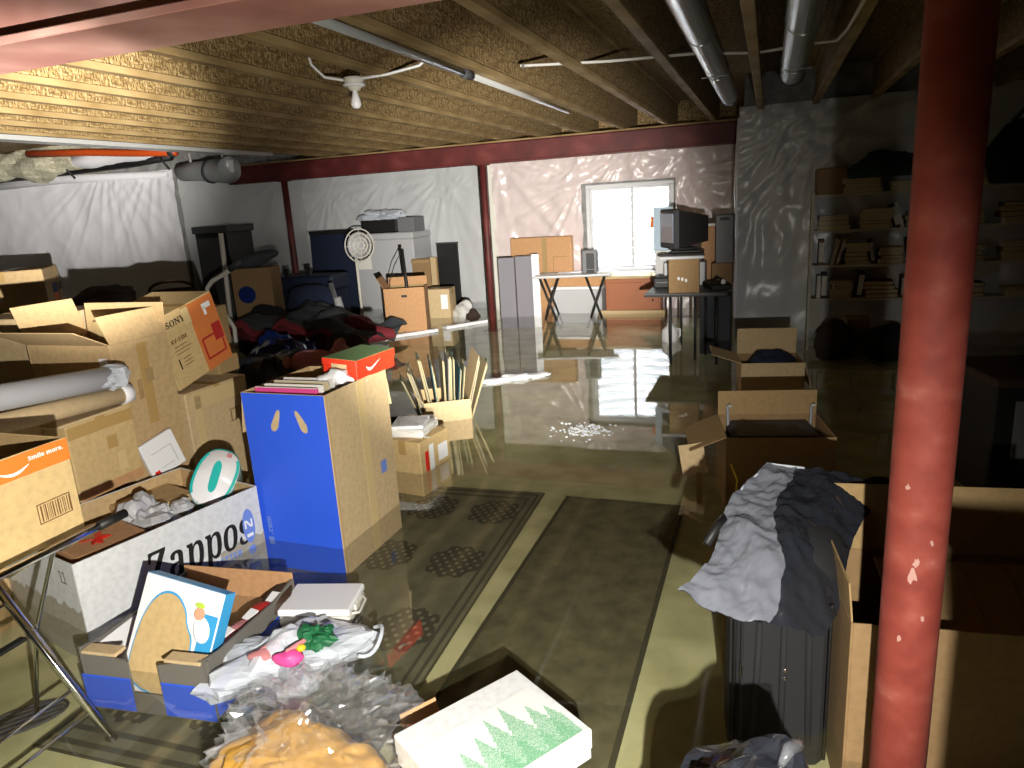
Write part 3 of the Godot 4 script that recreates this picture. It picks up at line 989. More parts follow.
	put(t, "rim", tube_mesh([V(0, 0, -0.004), V(0, 0, 0.004)], 0.058, 16), M.white)
	t = thing("mailing_tube", "cream mailing tube with round white end cap on the taped carton", "tube", V(-2.82, 0.745, -2.42), 0)
	put(t, "tube", tube_mesh([V(0, 0, 0), V(-0.03, 0.02, 0.4), V(-0.06, 0.05, 1.0)], 0.042, 16), M.card_pale)
	put(t, "end_cap", tube_mesh([V(0, 0, -0.03), V(0, 0, 0.02)], 0.046, 16), M.white)
	put(t, "cap_knob", tube_mesh([V(0, 0, -0.034), V(0, 0, -0.028)], 0.034, 16), M.pack_white)
	put(t, "cradle", box_mesh(V(0.1, 0.012, 0.34), 0.003, V(-0.03, -0.05, 0.2)), M.card_pale)
	# top of the far pile
	s = V(0.6, 0.36, 0.66)
	t = carton("fruit_carton", "carton printed with blue and orange shapes at the far left", V(-6.22, 0.836, -4.46), s, 42, {"m": M.card})
	patch(t, "printed_mark", M.navy_print, side(s, "+x", 0.06, 0.0, 0.001), 0.22, 0.09)
	patch(t, "printed_mark", M.orange_print, side(s, "+x", 0.06, -0.12, 0.001), 0.2, 0.14)
	patch(t, "printed_mark", M.ink_grey, side(s, "+x", 0.29, 0.0, 0.001), 0.14, 0.07)
	patch(t, "tape_strip", M.tape, side(s, "+x", 0.2, 0, 0.0014), 0.05, 0.39)
	carton("hidden_carton", "brown carton under the carton printed with blue and orange", V(-6.22, -0.15, -4.46), V(0.6, 0.976, 0.66), 42, {"m": M.card_brown})
	t = thing("dark_blanket", "dark brown blanket heaped before the far left cartons", "blanket", V(-5.05, 0.88, -4.3), 35)
	put(t, "cloth", blob_mesh(V(0.26, 0.13, 0.55), 0.4, 2.4, 34, 30, 18, true, -0.12), M.brown_cloth, Transform3D(Basis(V(1, 0, 0), 0.12), Vector3.ZERO))
	t = carton("blanket_carton", "brown carton beneath the dark blanket", V(-5.0, -0.15, -4.35), V(0.5, 0.9, 0.8), 35, {"m": M.card_brown, "tape": false})
	# wicker basket with loop handle
	t = thing("wicker_basket", "dark wicker basket with loop handle on top of the stack", "basket", V(-4.14, 0.885, -4.14), 20)
	put(t, "body", lathe_mesh([[0.0, 0.0], [0.13, 0.0], [0.17, 0.13], [0.175, 0.145], [0.16, 0.145], [0.12, 0.02], [0.0, 0.02]], 22, false), M.brown_dark)
	for k in 5:
		var ring := []
		for i in 25:
			var a := TAU * i / 24.0
			ring.append(V((0.134 + 0.009 * k) * cos(a), 0.015 + 0.028 * k, (0.134 + 0.009 * k) * sin(a)))
		put(t, "weave_ring", tube_mesh(ring, 0.008, 6), M.brown_wood if k % 2 else M.brown_dark)
	var hd := []
	for i in 13:
		var a := PI * i / 12.0
		hd.append(V(0.17 * cos(a), 0.14 + 0.07 * sin(a), 0.0))
	put(t, "handle", tube_mesh(hd, 0.011, 8), M.brown_dark)
	carton("tall_base_carton", "tall brown carton holding up the wicker basket", V(-4.14, -0.15, -4.14), V(0.5, 1.03, 0.5), 0, {"m": M.card_dark})

	# ---- orange topped carton on the chrome drying rack
	s = V(0.36, 0.315, 0.6)
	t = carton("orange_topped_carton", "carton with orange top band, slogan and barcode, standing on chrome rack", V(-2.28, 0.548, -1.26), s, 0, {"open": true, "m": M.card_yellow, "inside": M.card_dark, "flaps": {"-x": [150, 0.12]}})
	var wave := PackedVector2Array([Vector2(-0.3, 0.0), Vector2(0.3, 0.0)])
	for i in 25:
		var x := 0.3 - 0.6 * i / 24.0
		wave.append(Vector2(x, 0.072 - 0.012 * absf(sin(x * 14.0)) * (0.3 if x > 0 else 1.0)))
	put(t, "orange_band", prism_mesh(wave, 0.0014), M.orange_print, side(s, "+x", 0, 0.085, 0.001))
	lettering(t, "lettering", "Smile more.", M.white, side(s, "+x", 0.225, 0.132, 0.003), 0.0135, true, false, 1.1)
	var sm := PackedVector2Array()
	for i in 9:
		sm.append(Vector2(-0.05 + 0.0125 * i, -0.012 * sin(PI * i / 8.0)))
	for i in 9:
		sm.append(Vector2(0.05 - 0.0125 * i, -0.02 * sin(PI * (8 - i) / 8.0) - 0.002))
	put(t, "printed_smile", prism_mesh(sm, 0.001), M.white, side(s, "+x", 0.115, 0.118, 0.003))
	rng.seed = 12
	var bx := 0.165
	for e in [[0.215, 0.031, 0.11, 0.003], [0.215, -0.031, 0.11, 0.003], [0.16, 0, 0.003, 0.065], [0.27, 0, 0.003, 0.065]]:
		patch(t, "barcode_frame", M.ink_brown, side(s, "+x", e[0], -0.05 + e[1], 0.0014), e[2], e[3])
	while bx < 0.262:
		var w := rng.randf_range(0.0015, 0.005)
		patch(t, "barcode_bar", M.ink_brown, side(s, "+x", bx + 0.006, -0.05, 0.0014), w, 0.052)
		bx += w + rng.randf_range(0.003, 0.007)
	put(t, "dark_contents", box_mesh(V(0.33, 0.2, 0.56), 0.01, V(0, 0.11, 0)), M.black_cloth)
	# rack
	t = thing("drying_rack", "folding chrome drying rack with crossed legs and black end caps", "rack")
	for e in [[-1.96, 0.595], [-2.52, 0.535]]:
		var rl := put(t, "rail", tube_mesh([V(e[0], e[1], -0.7), V(e[0], e[1], -1.575)], 0.011, 12), M.chrome)
		put(rl, "end_cap", tube_mesh([V(e[0], e[1], -1.5), V(e[0], e[1], -1.6)], 0.015, 12), M.black)
	for k in 5:
		put(t, "wire", tube_mesh([V(-1.96, 0.585, -0.75 - 0.17 * k), V(-2.05, 0.538, -0.75 - 0.17 * k), V(-2.52, 0.535, -0.75 - 0.17 * k)], 0.004, 6), M.chrome)
	for zz in [-1.42, -0.8]:
		var lg := put(t, "leg", tube_mesh([V(-2.5, 0.53, zz), V(-2.0, -0.15, zz)], 0.014, 12), M.chrome)
		put(t, "leg", tube_mesh([V(-1.97, 0.585, zz - 0.01), V(-2.08, 0.545, zz - 0.01), V(-2.28, 0.2, zz - 0.02), V(-2.38, -0.15, zz - 0.02)], 0.007, 10), M.chrome)
		put(lg, "foot_cap", tube_mesh([V(-2.015, -0.13, zz), V(-2.0, -0.15, zz)], 0.017, 10), M.black)
	for e in [[-2.075, -0.05], [-2.13, 0.03], [-2.34, 0.32]]:
		put(t, "rung", tube_mesh([V(e[0], e[1], -0.8), V(e[0], e[1], -1.42)], 0.006, 8), M.chrome)
	put(t, "brace", box_mesh(V(0.03, 0.012, 0.62), 0.002, V(-2.31, 0.19, -1.11)), M.black)
	t = thing("slatted_shape", "oval slatted grey paddle lying under water beside the chrome rack", "paddle", V(-2.42, -0.148, -1.4), -38)  # grey slats in an oval rim, laid on the submerged floor
	for k in 5:
		var hl := 0.12 * sqrt(1.0 - pow((k - 2) / 3.0, 2))
		put(t, "slat", box_mesh(V(0.014, 0.008, hl * 2.0), 0.002, V((k - 2) * 0.026, 0.004, -0.02)), M.grey_dark)
	var rim := []
	for i in 25:
		rim.append(V(0.07 * cos(TAU * i / 24.0), 0.005, -0.02 + 0.13 * sin(TAU * i / 24.0)))
	put(t, "rim", tube_mesh(rim, 0.006, 6), M.grey_dark)
	for k in 4:
		put(t, "stem", box_mesh(V(0.012, 0.008, 0.22), 0.002, V((k - 1.5) * 0.022, 0.004, 0.2)), M.grey_mid)

	# ---- display tray with a toy box leaning in it
	s = V(0.5, 0.26, 0.56)
	t = thing("display_tray", "grey and blue display tray of cardboard holding a toy box", "tray", V(-1.985, -0.13, -1.82), 6.0)
	var hs2 := V(s.x * 0.5, 0, s.z * 0.5)
	# low front with raised corners, high back, sloping sides
	for e in [-1, 1]:
		var sd := PackedVector2Array([Vector2(-0.28, 0), Vector2(0.28, 0), Vector2(0.28, 0.225), Vector2(0.14, 0.205), Vector2(-0.2, 0.225), Vector2(-0.28, 0.24)])
		put(t, "side_wall", prism_mesh(sd, 0.008), M.grey_print, Transform3D(Basis(V(0, 0, -1), V(0, 1, 0), V(1, 0, 0)), V(e * 0.25 - (0.008 if e > 0 else 0.0), 0, 0)))
		var cr := PackedVector2Array([Vector2(-0.1, 0), Vector2(0.1, 0), Vector2(0.1, 0.235), Vector2(-0.02 * e + 0.07, 0.23) if e > 0 else Vector2(0.1, 0.2), Vector2(-0.1, 0.2) if e > 0 else Vector2(-0.07, 0.23)])
		var cp := put(t, "corner_panel", prism_mesh(cr, 0.008), M.grey_print, Transform3D(Basis(), V(e * 0.16, 0, 0.272)))
		put(t, "fold_edge", box_mesh(V(0.14, 0.012, 0.05), 0.002, V(e * 0.165, 0.225, 0.262)), M.card_pale)
		patch(cp, "blue_band", M.blue_print, Transform3D(Basis(), V(0, 0.07, 0.0092)), 0.198, 0.13)
		patch(t, "blue_band", M.blue_print, Transform3D(Basis(V(0, 1, 0), PI / 2), V(e * 0.2512, 0.07, 0)), 0.55, 0.13)
	put(t, "back_wall", box_mesh(V(0.5, 0.25, 0.008), 0.002, V(0, 0.125, -0.276)), M.card_orange)
	put(t, "front_lip", box_mesh(V(0.14, 0.08, 0.008), 0.002, V(0, 0.04, 0.276)), M.grey_print)
	put(t, "bottom", box_mesh(V(0.48, 0.008, 0.54), 0.002, V(0, 0.004, 0)), M.card)
	put(t, "inner_lining", box_mesh(V(0.004, 0.2, 0.5), 0.001, V(-0.238, 0.11, 0.02)), M.white)
	# toy box: flat box with a window showing bare card
	t = thing("toy_box", "thin white and sky blue toy box with big brown window, tilted in tray", "toy box", V(-1.95, -0.1, -1.55), 8.0)
	t.rotation_degrees = V(-24, 6, -10)
	s = V(0.33, 0.42, 0.055)
	put(t, "body", box_mesh(s, 0.003, V(0, s.y * 0.5, -0.028)), M.white)
	patch(t, "blue_edge", M.sky_blue, Transform3D(Basis(V(1, 0, 0), -PI / 2), V(0, s.y + 0.001, -0.028)), s.x, 0.055)
	patch(t, "blue_edge", M.sky_blue, Transform3D(Basis(V(0, 1, 0), PI / 2), V(s.x * 0.5 + 0.001, s.y * 0.5, -0.028)), 0.055, s.y)
	var wn := PackedVector2Array()
	for p in [[-0.14, 0.05], [0.05, 0.03], [0.075, 0.06], [0.085, 0.24], [0.045, 0.28], [0.03, 0.33], [-0.02, 0.375], [-0.08, 0.37], [-0.125, 0.31], [-0.145, 0.2]]:
		wn.append(Vector2(p[0], p[1]))
	wn = rounded(wn)
	put(t, "window_card", prism_mesh(wn, 0.002), M.card_yellow, Transform3D(Basis(), V(0, 0, 0.0015)))
	var wo := PackedVector2Array()
	for p in wn:
		wo.append((p - Vector2(-0.03, 0.2)) * 1.045 + Vector2(-0.03, 0.2))
	put(t, "blue_outline", prism_mesh(wo, 0.001), M.sky_blue, Transform3D(Basis(), V(0, 0, 0.0008)))
	patch(t, "blue_panel", M.sky_blue, Transform3D(Basis(), V(0.13, 0.18, 0.0012)), 0.06, 0.32)
	put(t, "picture_head", blob_mesh(V(0.022, 0.022, 0.001), 0.0, 1, 1, 14, 8), M.skin_print, Transform3D(Basis(), V(0.085, 0.335, 0.002)))
	put(t, "picture_body", blob_mesh(V(0.034, 0.046, 0.001), 0.0, 1, 1, 14, 8), M.white, Transform3D(Basis(V(0, 0, 1), 0.4), V(0.108, 0.285, 0.0016)))
	put(t, "picture_hat", blob_mesh(V(0.02, 0.01, 0.001), 0.0, 1, 1, 14, 8), M.lime, Transform3D(Basis(), V(0.08, 0.362, 0.002)))
	for k in 3:
		put(t, "printed_dot", blob_mesh(V(0.009, 0.009, 0.001), 0.0, 1, 1, 10, 6), [M.navy_print, M.ink_blue, M.red][k], Transform3D(Basis(), V(0.122, 0.2 - 0.045 * k, 0.0022)))
	patch(t, "printed_mark", M.orange_print, Transform3D(Basis(V(0, 1, 0), PI / 2), V(s.x * 0.5 + 0.002, 0.1, -0.028)), 0.03, 0.06)
	# packets lying in the tray
	rng.seed = 18
	for k in 3:
		var pk := thing("snack_packet", ["brown and white packet", "red brown packet", "dark brown packet"][k] + " lying against the side of the display tray", "packet", V(-1.82 + 0.02 * k, 0.02 + 0.012 * k, -1.8 - 0.11 * k), 70 + 10 * k)
		put(pk, "wrapper", blob_mesh(V(0.09, 0.028, 0.05), 0.4, 7.0, 60 + k, 18, 10, false), [M.pink_dusty, M.dark_red, M.brown_dark][k], Transform3D(Basis(V(0, 0, 1), 0.3), Vector3.ZERO))
		put(pk, "printed_label", box_mesh(V(0.05, 0.006, 0.04), 0.001, V(0, 0.03, 0)), M.white, Transform3D(Basis(V(0, 0, 1), 0.3), Vector3.ZERO))

	# ---- small white case floating
	t = thing("white_case", "flat white plastic case with a catch floating beside the tray", "case", V(-1.615, -0.02, -2.09), 14)
	put(t, "lower_shell", box_mesh(V(0.28, 0.04, 0.2), 0.008, V(0, 0.02, 0)), M.ivory)
	var wl := put(t, "lid", box_mesh(V(0.284, 0.03, 0.204), 0.01, V(0, 0.058, 0)), M.white)
	put(wl, "catch", box_mesh(V(0.012, 0.03, 0.05), 0.003, V(0.146, 0.045, 0.02)), M.ivory)
	put(t, "handle", tube_mesh([V(0.145, 0.05, 0.085), V(0.165, 0.04, 0.06), V(0.165, 0.04, -0.03), V(0.145, 0.05, -0.05)], 0.006, 8), M.ivory)

	# ---- white carrier bag
	t = thing("carrier_bag", "milky carrier bag with pink and green things inside, floating", "plastic bag", V(-1.54, 0.02, -1.77), 0)
	put(t, "film", blob_mesh(V(0.27, 0.085, 0.15), 0.75, 4.5, 91, 40, 24, false, -0.06), M.milky_bag, Transform3D(Basis(V(0, 1, 0), 0.62), Vector3.ZERO))
	var hp := []
	for i in 12:
		var a := -0.9 + 2.2 * i / 11.0
		hp.append(V(0.2 + 0.1 * cos(a), 0.03 + 0.02 * sin(3.0 * a), -0.14 - 0.1 * sin(a) + 0.03))
	put(t, "handle_loop", tube_mesh(hp, 0.007, 8, false), M.milky_bag)
	var gp := thing("green_scrunch", "crumpled dark green ribbon lying on the milky carrier bag", "ribbon", V(-1.42, 0.11, -1.78), 0)
	put(gp, "folds", blob_mesh(V(0.06, 0.045, 0.045), 1.1, 16.0, 92, 26, 16, false), M.green_dark)
	for k in 2:
		var kp := thing("pink_toy", ["bright pink toy with yellow tip in the carrier bag", "small dusky pink toy in the carrier bag"][k], "toy", V(-1.47 - 0.1 * k, 0.085 - 0.01 * k, -1.68 + 0.0 * k), 30)
		put(kp, "body", blob_mesh(V(0.05, 0.025, 0.03), 0.6, 10.0, 95 + k, 18, 12), [M.pink, M.pink_dusty][k])
		put(kp, "tip", blob_mesh(V(0.016, 0.012, 0.014), 0.3, 10.0, 97 + k, 12, 8), [M.yellow, M.pink][k], Transform3D(Basis(), V(0.045, 0.016, -0.02)))
		put(kp, "stem", tube_mesh([V(0.0, 0.02, 0), V(0.06, 0.025, -0.05), V(0.11, 0.02, -0.1)], 0.009, 8), M.pink_dusty)

	# ---- clear bag with tan cushion
	t = thing("clear_bag", "crinkled clear plastic bag around a tan cushion", "plastic bag", V(-1.17, 0.02, -1.42), 0)
	put(t, "film", blob_mesh(V(0.29, 0.11, 0.24), 0.42, 10.0, 101, 96, 60, false, -0.1, true), M.clear_bag, Transform3D(Basis(V(0, 1, 0), -0.45), Vector3.ZERO))
	t = thing("tan_cushion", "tan cushion wrapped in clear crinkled plastic", "cushion", V(-1.16, 0.0, -1.3), -16)
	put(t, "cover", blob_mesh(V(0.25, 0.085, 0.16), 0.12, 9.0, 105, 56, 32, true, -0.09, true, 0.5), mat("tan_cloth", "#c6963f", 0.8))
	put(t, "base_carton", box_mesh(V(0.4, 0.06, 0.26), 0.004, V(0, -0.12, 0)), M.card_orange)

	# ---- white box with fir trees
	s = V(0.327, 0.09, 0.41)
	t = thing("fir_print_box", "shallow white box with pale green fir trees printed on its lid", "box", V(-0.649, 0.07, -1.456), -34)
	put(t, "body", box_mesh(V(s.x - 0.006, 0.085, s.z - 0.006), 0.003, V(0, 0.0425, 0)), M.white_card)
	put(t, "lid", box_mesh(V(s.x, 0.06, s.z), 0.004, V(0, 0.062, 0)), M.white_card)
	put(t, "tree_print", rect(0.38, 0.235), tree_print(), Transform3D(Basis(V(0, 0, -1), V(-1, 0, 0), V(0, 1, 0)), V(0.04, 0.0932, 0.008)))
	patch(t, "green_strip", M.lime, side(s, "+z", 0.05, -0.02, 0.0015), 0.05, 0.03)
	carton("sunken_carton", "half sunken brown carton under the fir printed box", V(-0.66, -0.15, -1.44), V(0.3, 0.215, 0.36), -34, {"m": M.card_orange, "tape": false})
	t = thing("brown_flap", "torn strip of orange brown card beside the fir printed box", "card", V(-0.9, -0.02, -1.56), 55)
	put(t, "strip", box_mesh(V(0.12, 0.16, 0.004), 0.001, V(0, 0.03, 0)), M.card_orange, Transform3D(Basis(V(1, 0, 0), -0.5), Vector3.ZERO))

# ---------------------------------------------------------------- middle and back
func steel_post(label: String, x: float, z: float, lean: float) -> void:
	var t := thing("steel_post", label, "post", V(x, -0.15, z), 0, "steel posts under the far beam")
	t.rotation_degrees.z = lean
	put(t, "shaft", tube_mesh([V(0, 0, 0), V(0, 1.08, 0), V(0, 2.14, 0)], 0.045, 14), M.beam_red)
	put(t, "base_plate", box_mesh(V(0.2, 0.012, 0.2), 0.002, V(0, 0.008, 0)), M.beam_red)
	put(t, "cap_plate", box_mesh(V(0.16, 0.012, 0.14), 0.002, V(0, 2.143, 0)), M.beam_red)

func build_middle() -> void:
	steel_post("dark red steel post left, rising out of the heap of bags", -6.5, -8.87, 0.0)
	steel_post("dark red steel post standing alone in the water near the window", -3.47, -8.87, 0.0)
	# near red column with scuffed primer
	var t := thing("red_column", "thick red primed steel column with pale scuffs in the foreground", "column", V(0.325, -0.15, -1.64))
	t.rotation_degrees = V(0, 0, 0.05)
	put(t, "shaft", tube_mesh([V(0, 0, 0), V(0, 0.7, 0), V(0, 1.4, 0), V(0, 2.135, 0)], 0.0605, 36), M.primer)
	put(t, "base_plate", box_mesh(V(0.22, 0.014, 0.22), 0.003, V(0, 0.008, 0)), M.primer)
	rng.seed = 40
	for e in [[-0.85, 0.82, 0.011], [-0.75, 0.85, 0.008], [-1.1, 0.66, 0.006], [-0.4, 0.72, 0.005], [-1.2, 1.02, 0.005], [-0.3, 0.9, 0.005]]:
		var pth := PackedVector2Array()
		for i in 11:
			pth.append(Vector2(e[2] * rng.randf_range(0.4, 1.2) * cos(TAU * i / 11.0), 1.6 * e[2] * rng.randf_range(0.4, 1.3) * sin(TAU * i / 11.0)))
		put(t, "scuff", prism_mesh(pth, 0.0012), M.scuff, Transform3D(Basis(V(0, 1, 0), e[0] + 0.62), Vector3.ZERO) * Transform3D(Basis(), V(0, e[1], 0.0598)))
	# things at the far left
	t = thing("black_cabinet", "tall black cabinet in the corner by the white film wall", "cabinet", V(-7.07, -0.15, -8.15))
	put(t, "body", box_mesh(V(0.54, 1.5, 0.5), 0.008, V(0, 0.75, 0)), M.black)
	put(t, "top_panel", box_mesh(V(0.6, 0.09, 0.54), 0.006, V(0, 1.545, 0)), M.grey_dark)
	var dr := put(t, "door", box_mesh(V(0.46, 1.4, 0.02), 0.004, V(-0.02, 0.74, 0.258)), M.grey_dark)
	for k in 3:
		put(dr, "door_slat", box_mesh(V(0.018, 0.7, 0.012), 0.002, V(-0.05 + 0.05 * k, 0.6, 0.27)), M.black)
	t = thing("broom_handle", "pale broom handle leaning beside the black cabinet", "broom", V(-6.67, -0.15, -7.55))
	put(t, "stick", tube_mesh([V(0, 0, 0), V(0.03, 1.5, -0.05)], 0.03, 10), M.ivory)
	put(t, "head", box_mesh(V(0.28, 0.05, 0.06), 0.01, V(0, 0.025, 0)), M.grey_mid)
	t = thing("walking_frame", "bent pale metal tube frame in front of the black cabinet", "walker", V(-5.58, -0.15, -6.3))
	put(t, "tube", tube_mesh([V(0.24, 1.2, 0), V(0.1, 1.12, 0), V(-0.14, 1.02, 0), V(-0.22, 0.95, 0), V(-0.25, 0.84, 0), V(-0.2, 0.76, 0), V(-0.02, 0.63, 0), V(0.06, 0.5, 0), V(0.04, 0.2, 0), V(0.03, 0.0, 0)], 0.024, 10), M.ivory)
	put(t, "grip", tube_mesh([V(0.12, 1.14, 0), V(0.27, 1.22, 0)], 0.034, 10), M.grey_dark)
	put(t, "crossbar", tube_mesh([V(0.03, 0.3, 0), V(0.03, 0.3, 0.3), V(0.03, 0, 0.34)], 0.02, 8), M.ivory)
	t = carton("blue_dot_carton", "dark brown carton with a round blue mark behind the tube frame", V(-6.2, -0.15, -7.62), V(0.5, 1.05, 0.4), 20, {"m": M.card_brown, "tape": false})
	put(t, "round_mark", blob_mesh(V(0.11, 0.11, 0.003), 0, 1, 1, 18, 8), M.blue_bag, side(V(0.5, 1.05, 0.4), "+z", -0.08, 0.2, 0.002))
	t = thing("dark_cushion", "dark flat cushion lying on the carton with the blue mark", "cushion", V(-6.2, 0.99, -7.62), 25)
	put(t, "cover", blob_mesh(V(0.3, 0.09, 0.18), 0.3, 3, 111, 24, 14), M.slate, Transform3D(Basis(V(0, 0, 1), 0.25), Vector3.ZERO))
	t = thing("foot_locker", "long navy blue storage trunk with three latches behind the post", "trunk", V(-6.1, -0.15, -8.42), 3)
	put(t, "body", box_mesh(V(1.2, 0.66, 0.46), 0.02, V(0, 0.33, 0)), M.navy)
	var ld := put(t, "lid", box_mesh(V(1.24, 0.2, 0.5), 0.03, V(0, 0.76, 0)), M.navy)
	for k in 3:
		put(ld, "latch", box_mesh(V(0.08, 0.12, 0.05), 0.006, V(-0.5 + 0.35 * k, 0.9, 0.1)), M.black)
	t = thing("navy_sack", "bulging dark navy sack right of the left steel post", "sack", V(-5.5, 0.15, -7.75))
	put(t, "cloth", blob_mesh(V(0.36, 0.5, 0.3), 0.35, 2.2, 113, 26, 18, true, -0.33), M.navy_cloth)
	t = thing("black_heap", "heap of black clothes at the foot of the left steel post", "clothes", V(-5.75, 0.05, -7.2))
	put(t, "cloth", blob_mesh(V(0.5, 0.34, 0.26), 0.5, 1.8, 114, 30, 18, true, -0.25), M.black_cloth)
	t = thing("sleeping_bag", "maroon and slate sleeping bag spread over the heap", "sleeping bag", V(-4.95, 0.26, -6.85), 0)
	var n := noise(115, 1.6, 3)
	put(t, "top_side", sheet_mesh(40, 16, func(u: float, v: float) -> Vector3:
		var x := -1.05 + 2.1 * u
		var zz := 0.42 - 0.84 * v
		return V(x, 0.14 * sin(PI * u) + 0.16 * n.get_noise_2d(x, zz) + 0.06 * v - 0.1 * pow(absf(zz - 0.1), 2.0) - 0.25 * maxf(0.0, u - 0.6), zz)), M.slate)
	put(t, "maroon_lining", sheet_mesh(40, 8, func(u: float, v: float) -> Vector3:
		var x := -1.05 + 2.1 * u
		return V(x, 0.14 * sin(PI * u) + 0.16 * n.get_noise_2d(x, 0.42) - 0.01 - 0.1 * v - 0.25 * maxf(0.0, u - 0.6), 0.42 + 0.06 * sin(PI * v))), M.maroon)
	put(t, "lower_roll", blob_mesh(V(0.95, 0.2, 0.4), 0.4, 2.0, 116, 30, 16, true, -0.38), M.maroon, Transform3D(Basis(), V(0, -0.08, -0.05)))
	t = thing("blue_sack", "shiny dark blue plastic sack under the maroon sleeping bag", "sack", V(-4.55, 0.02, -5.75))
	put(t, "film", blob_mesh(V(0.4, 0.36, 0.36), 0.5, 3.0, 117, 32, 20, false, -0.17), M.blue_bag)
	t = thing("grey_sack", "dull grey brown sack right of the blue plastic sack", "sack", V(-3.83, 0.02, -5.9))
	put(t, "cloth", blob_mesh(V(0.3, 0.32, 0.3), 0.4, 2.4, 118, 26, 16, true, -0.17), M.brown_cloth)
	t = thing("black_sack", "black plastic sack between the tall blue fronted carton and the stack", "sack", V(-3.35, 0.06, -4.2))
	put(t, "film", blob_mesh(V(0.5, 0.44, 0.42), 0.45, 3.0, 119, 32, 20, false, -0.21), M.bag_dark)
	t = thing("pink_plush", "faded pink plush toy on the black sack", "plush toy", V(-3.0, 0.5, -4.15), 20)
	put(t, "body", blob_mesh(V(0.17, 0.09, 0.1), 0.3, 5, 120, 22, 14), M.pink_dusty)
	put(t, "head", blob_mesh(V(0.08, 0.075, 0.075), 0.2, 6, 121, 18, 12), M.pink_dusty, Transform3D(Basis(), V(0.19, 0.04, 0)))
	for e in [[0.2, 0.11, 0.04], [0.2, 0.11, -0.04], [-0.16, 0.02, 0.07], [-0.17, 0.02, -0.07]]:
		put(t, "limb", blob_mesh(V(0.035, 0.045, 0.03), 0.2, 6, 122, 12, 8), M.pink_dusty, Transform3D(Basis(), V(e[0], e[1], e[2])))
	# pedestal fan
	t = thing("pedestal_fan", "white oval pedestal fan turned sideways behind the heap", "fan", V(-5.55, -0.15, -9.0), 62)
	put(t, "base", lathe_mesh([[0.0, 0.0], [0.2, 0.0], [0.2, 0.02], [0.05, 0.05], [0.0, 0.05]], 20), M.ivory)
	put(t, "pole", tube_mesh([V(0, 0.04, 0), V(0, 1.15, 0)], 0.022, 10), M.ivory)
	put(t, "motor", blob_mesh(V(0.08, 0.08, 0.12), 0.1, 3, 123, 16, 10), M.ivory, Transform3D(Basis(), V(0, 1.2, 0)))
	for k in 4:
		var ring := []
		for i in 25:
			ring.append(V((0.23 - 0.06 * k) * cos(TAU * i / 24.0), 1.2 + (0.23 - 0.06 * k) * sin(TAU * i / 24.0), 0.13 + 0.014 * k))
		put(t, "guard_ring", tube_mesh(ring, 0.01, 6), M.ivory)
	for k in 8:
		var a := TAU * k / 8.0
		put(t, "guard_spoke", tube_mesh([V(0.03 * cos(a), 1.2 + 0.03 * sin(a), 0.18), V(0.23 * cos(a), 1.2 + 0.23 * sin(a), 0.13)], 0.006, 5), M.ivory)
	put(t, "blades", lathe_mesh([[0.0, 0.0], [0.19, 0.0], [0.19, 0.01], [0.0, 0.03]], 18), M.grey_pale, Transform3D(Basis(V(1, 0, 0), PI / 2), V(0, 1.2, 0.12)))
	t = thing("silver_vacuum", "silver upright vacuum leaning below the white fan", "vacuum", V(-4.98, -0.1, -7.65), 30)
	put(t, "tube", tube_mesh([V(0, 0.1, 0), V(-0.12, 0.78, 0)], 0.03, 10), M.steel)
	put(t, "body", tube_mesh([V(0.03, 0.05, 0.05), V(-0.06, 0.6, 0.05)], 0.05, 12), M.grey_pale)
	put(t, "floor_head", box_mesh(V(0.26, 0.08, 0.16), 0.02, V(0.02, 0.04, 0)), M.grey_dark)
	# white chest with things on top
	t = thing("white_chest", "big white metal chest against the back wall", "chest", V(-5.64, -0.15, -10.2))
	var bd := put(t, "body", box_mesh(V(1.12, 1.22, 0.62), 0.012, V(0, 0.61, 0)), M.grey_pale)
	put(t, "lid", box_mesh(V(1.14, 0.1, 0.64), 0.015, V(0, 1.27, 0)), M.grey_pale)
	put(bd, "pale_patch", box_mesh(V(0.26, 0.3, 0.003), 0.001, V(-0.32, 0.93, 0.315)), M.paper)  # paler rectangle on the front of the chest
	t = thing("black_amplifier", "dark slanted machine wrapped in plastic on the white chest", "machine", V(-5.6, 1.17, -10.15), 0)
	put(t, "case", box_mesh(V(0.62, 0.2, 0.4), 0.02, V(-0.08, 0.1, 0)), M.black)
	put(t, "side_panel", box_mesh(V(0.28, 0.22, 0.38), 0.01, V(0.38, 0.11, 0)), M.grey_mid)
	put(t, "plastic_wrap", blob_mesh(V(0.42, 0.1, 0.2), 0.7, 4, 125, 28, 14, false, -0.04), M.milky_bag, Transform3D(Basis(), V(-0.1, 0.24, 0)))
	t = thing("navy_board", "dark navy board leaning left of the white chest", "board", V(-6.47, -0.15, -9.78))
	put(t, "panel", box_mesh(V(0.8, 1.4, 0.03), 0.004, V(0, 0.7, 0)), M.navy, Transform3D(Basis(V(1, 0, 0), -0.06), Vector3.ZERO))
	put(t, "batten", box_mesh(V(0.8, 0.05, 0.02), 0.003, V(0, 1.37, 0.025)), M.black, Transform3D(Basis(V(1, 0, 0), -0.06), Vector3.ZERO))
	var s := V(0.5, 0.72, 0.42)
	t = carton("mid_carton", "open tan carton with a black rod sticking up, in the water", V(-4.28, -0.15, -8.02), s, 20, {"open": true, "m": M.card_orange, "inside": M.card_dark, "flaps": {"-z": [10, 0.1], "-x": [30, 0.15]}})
	put(t, "hand_hole", box_mesh(V(0.07, 0.03, 0.002), 0.001), M.ink, side(s, "+z", 0, 0.26, 0.001))
	damp_band(t, M.card_wet, side(s, "+z", 0, -0.36, 0.002), s.x - 0.01, 0.18, 45)
	t = thing("black_rod", "thin black rod and cord standing in the open tan carton", "rod", V(-4.3, -0.12, -8.05))
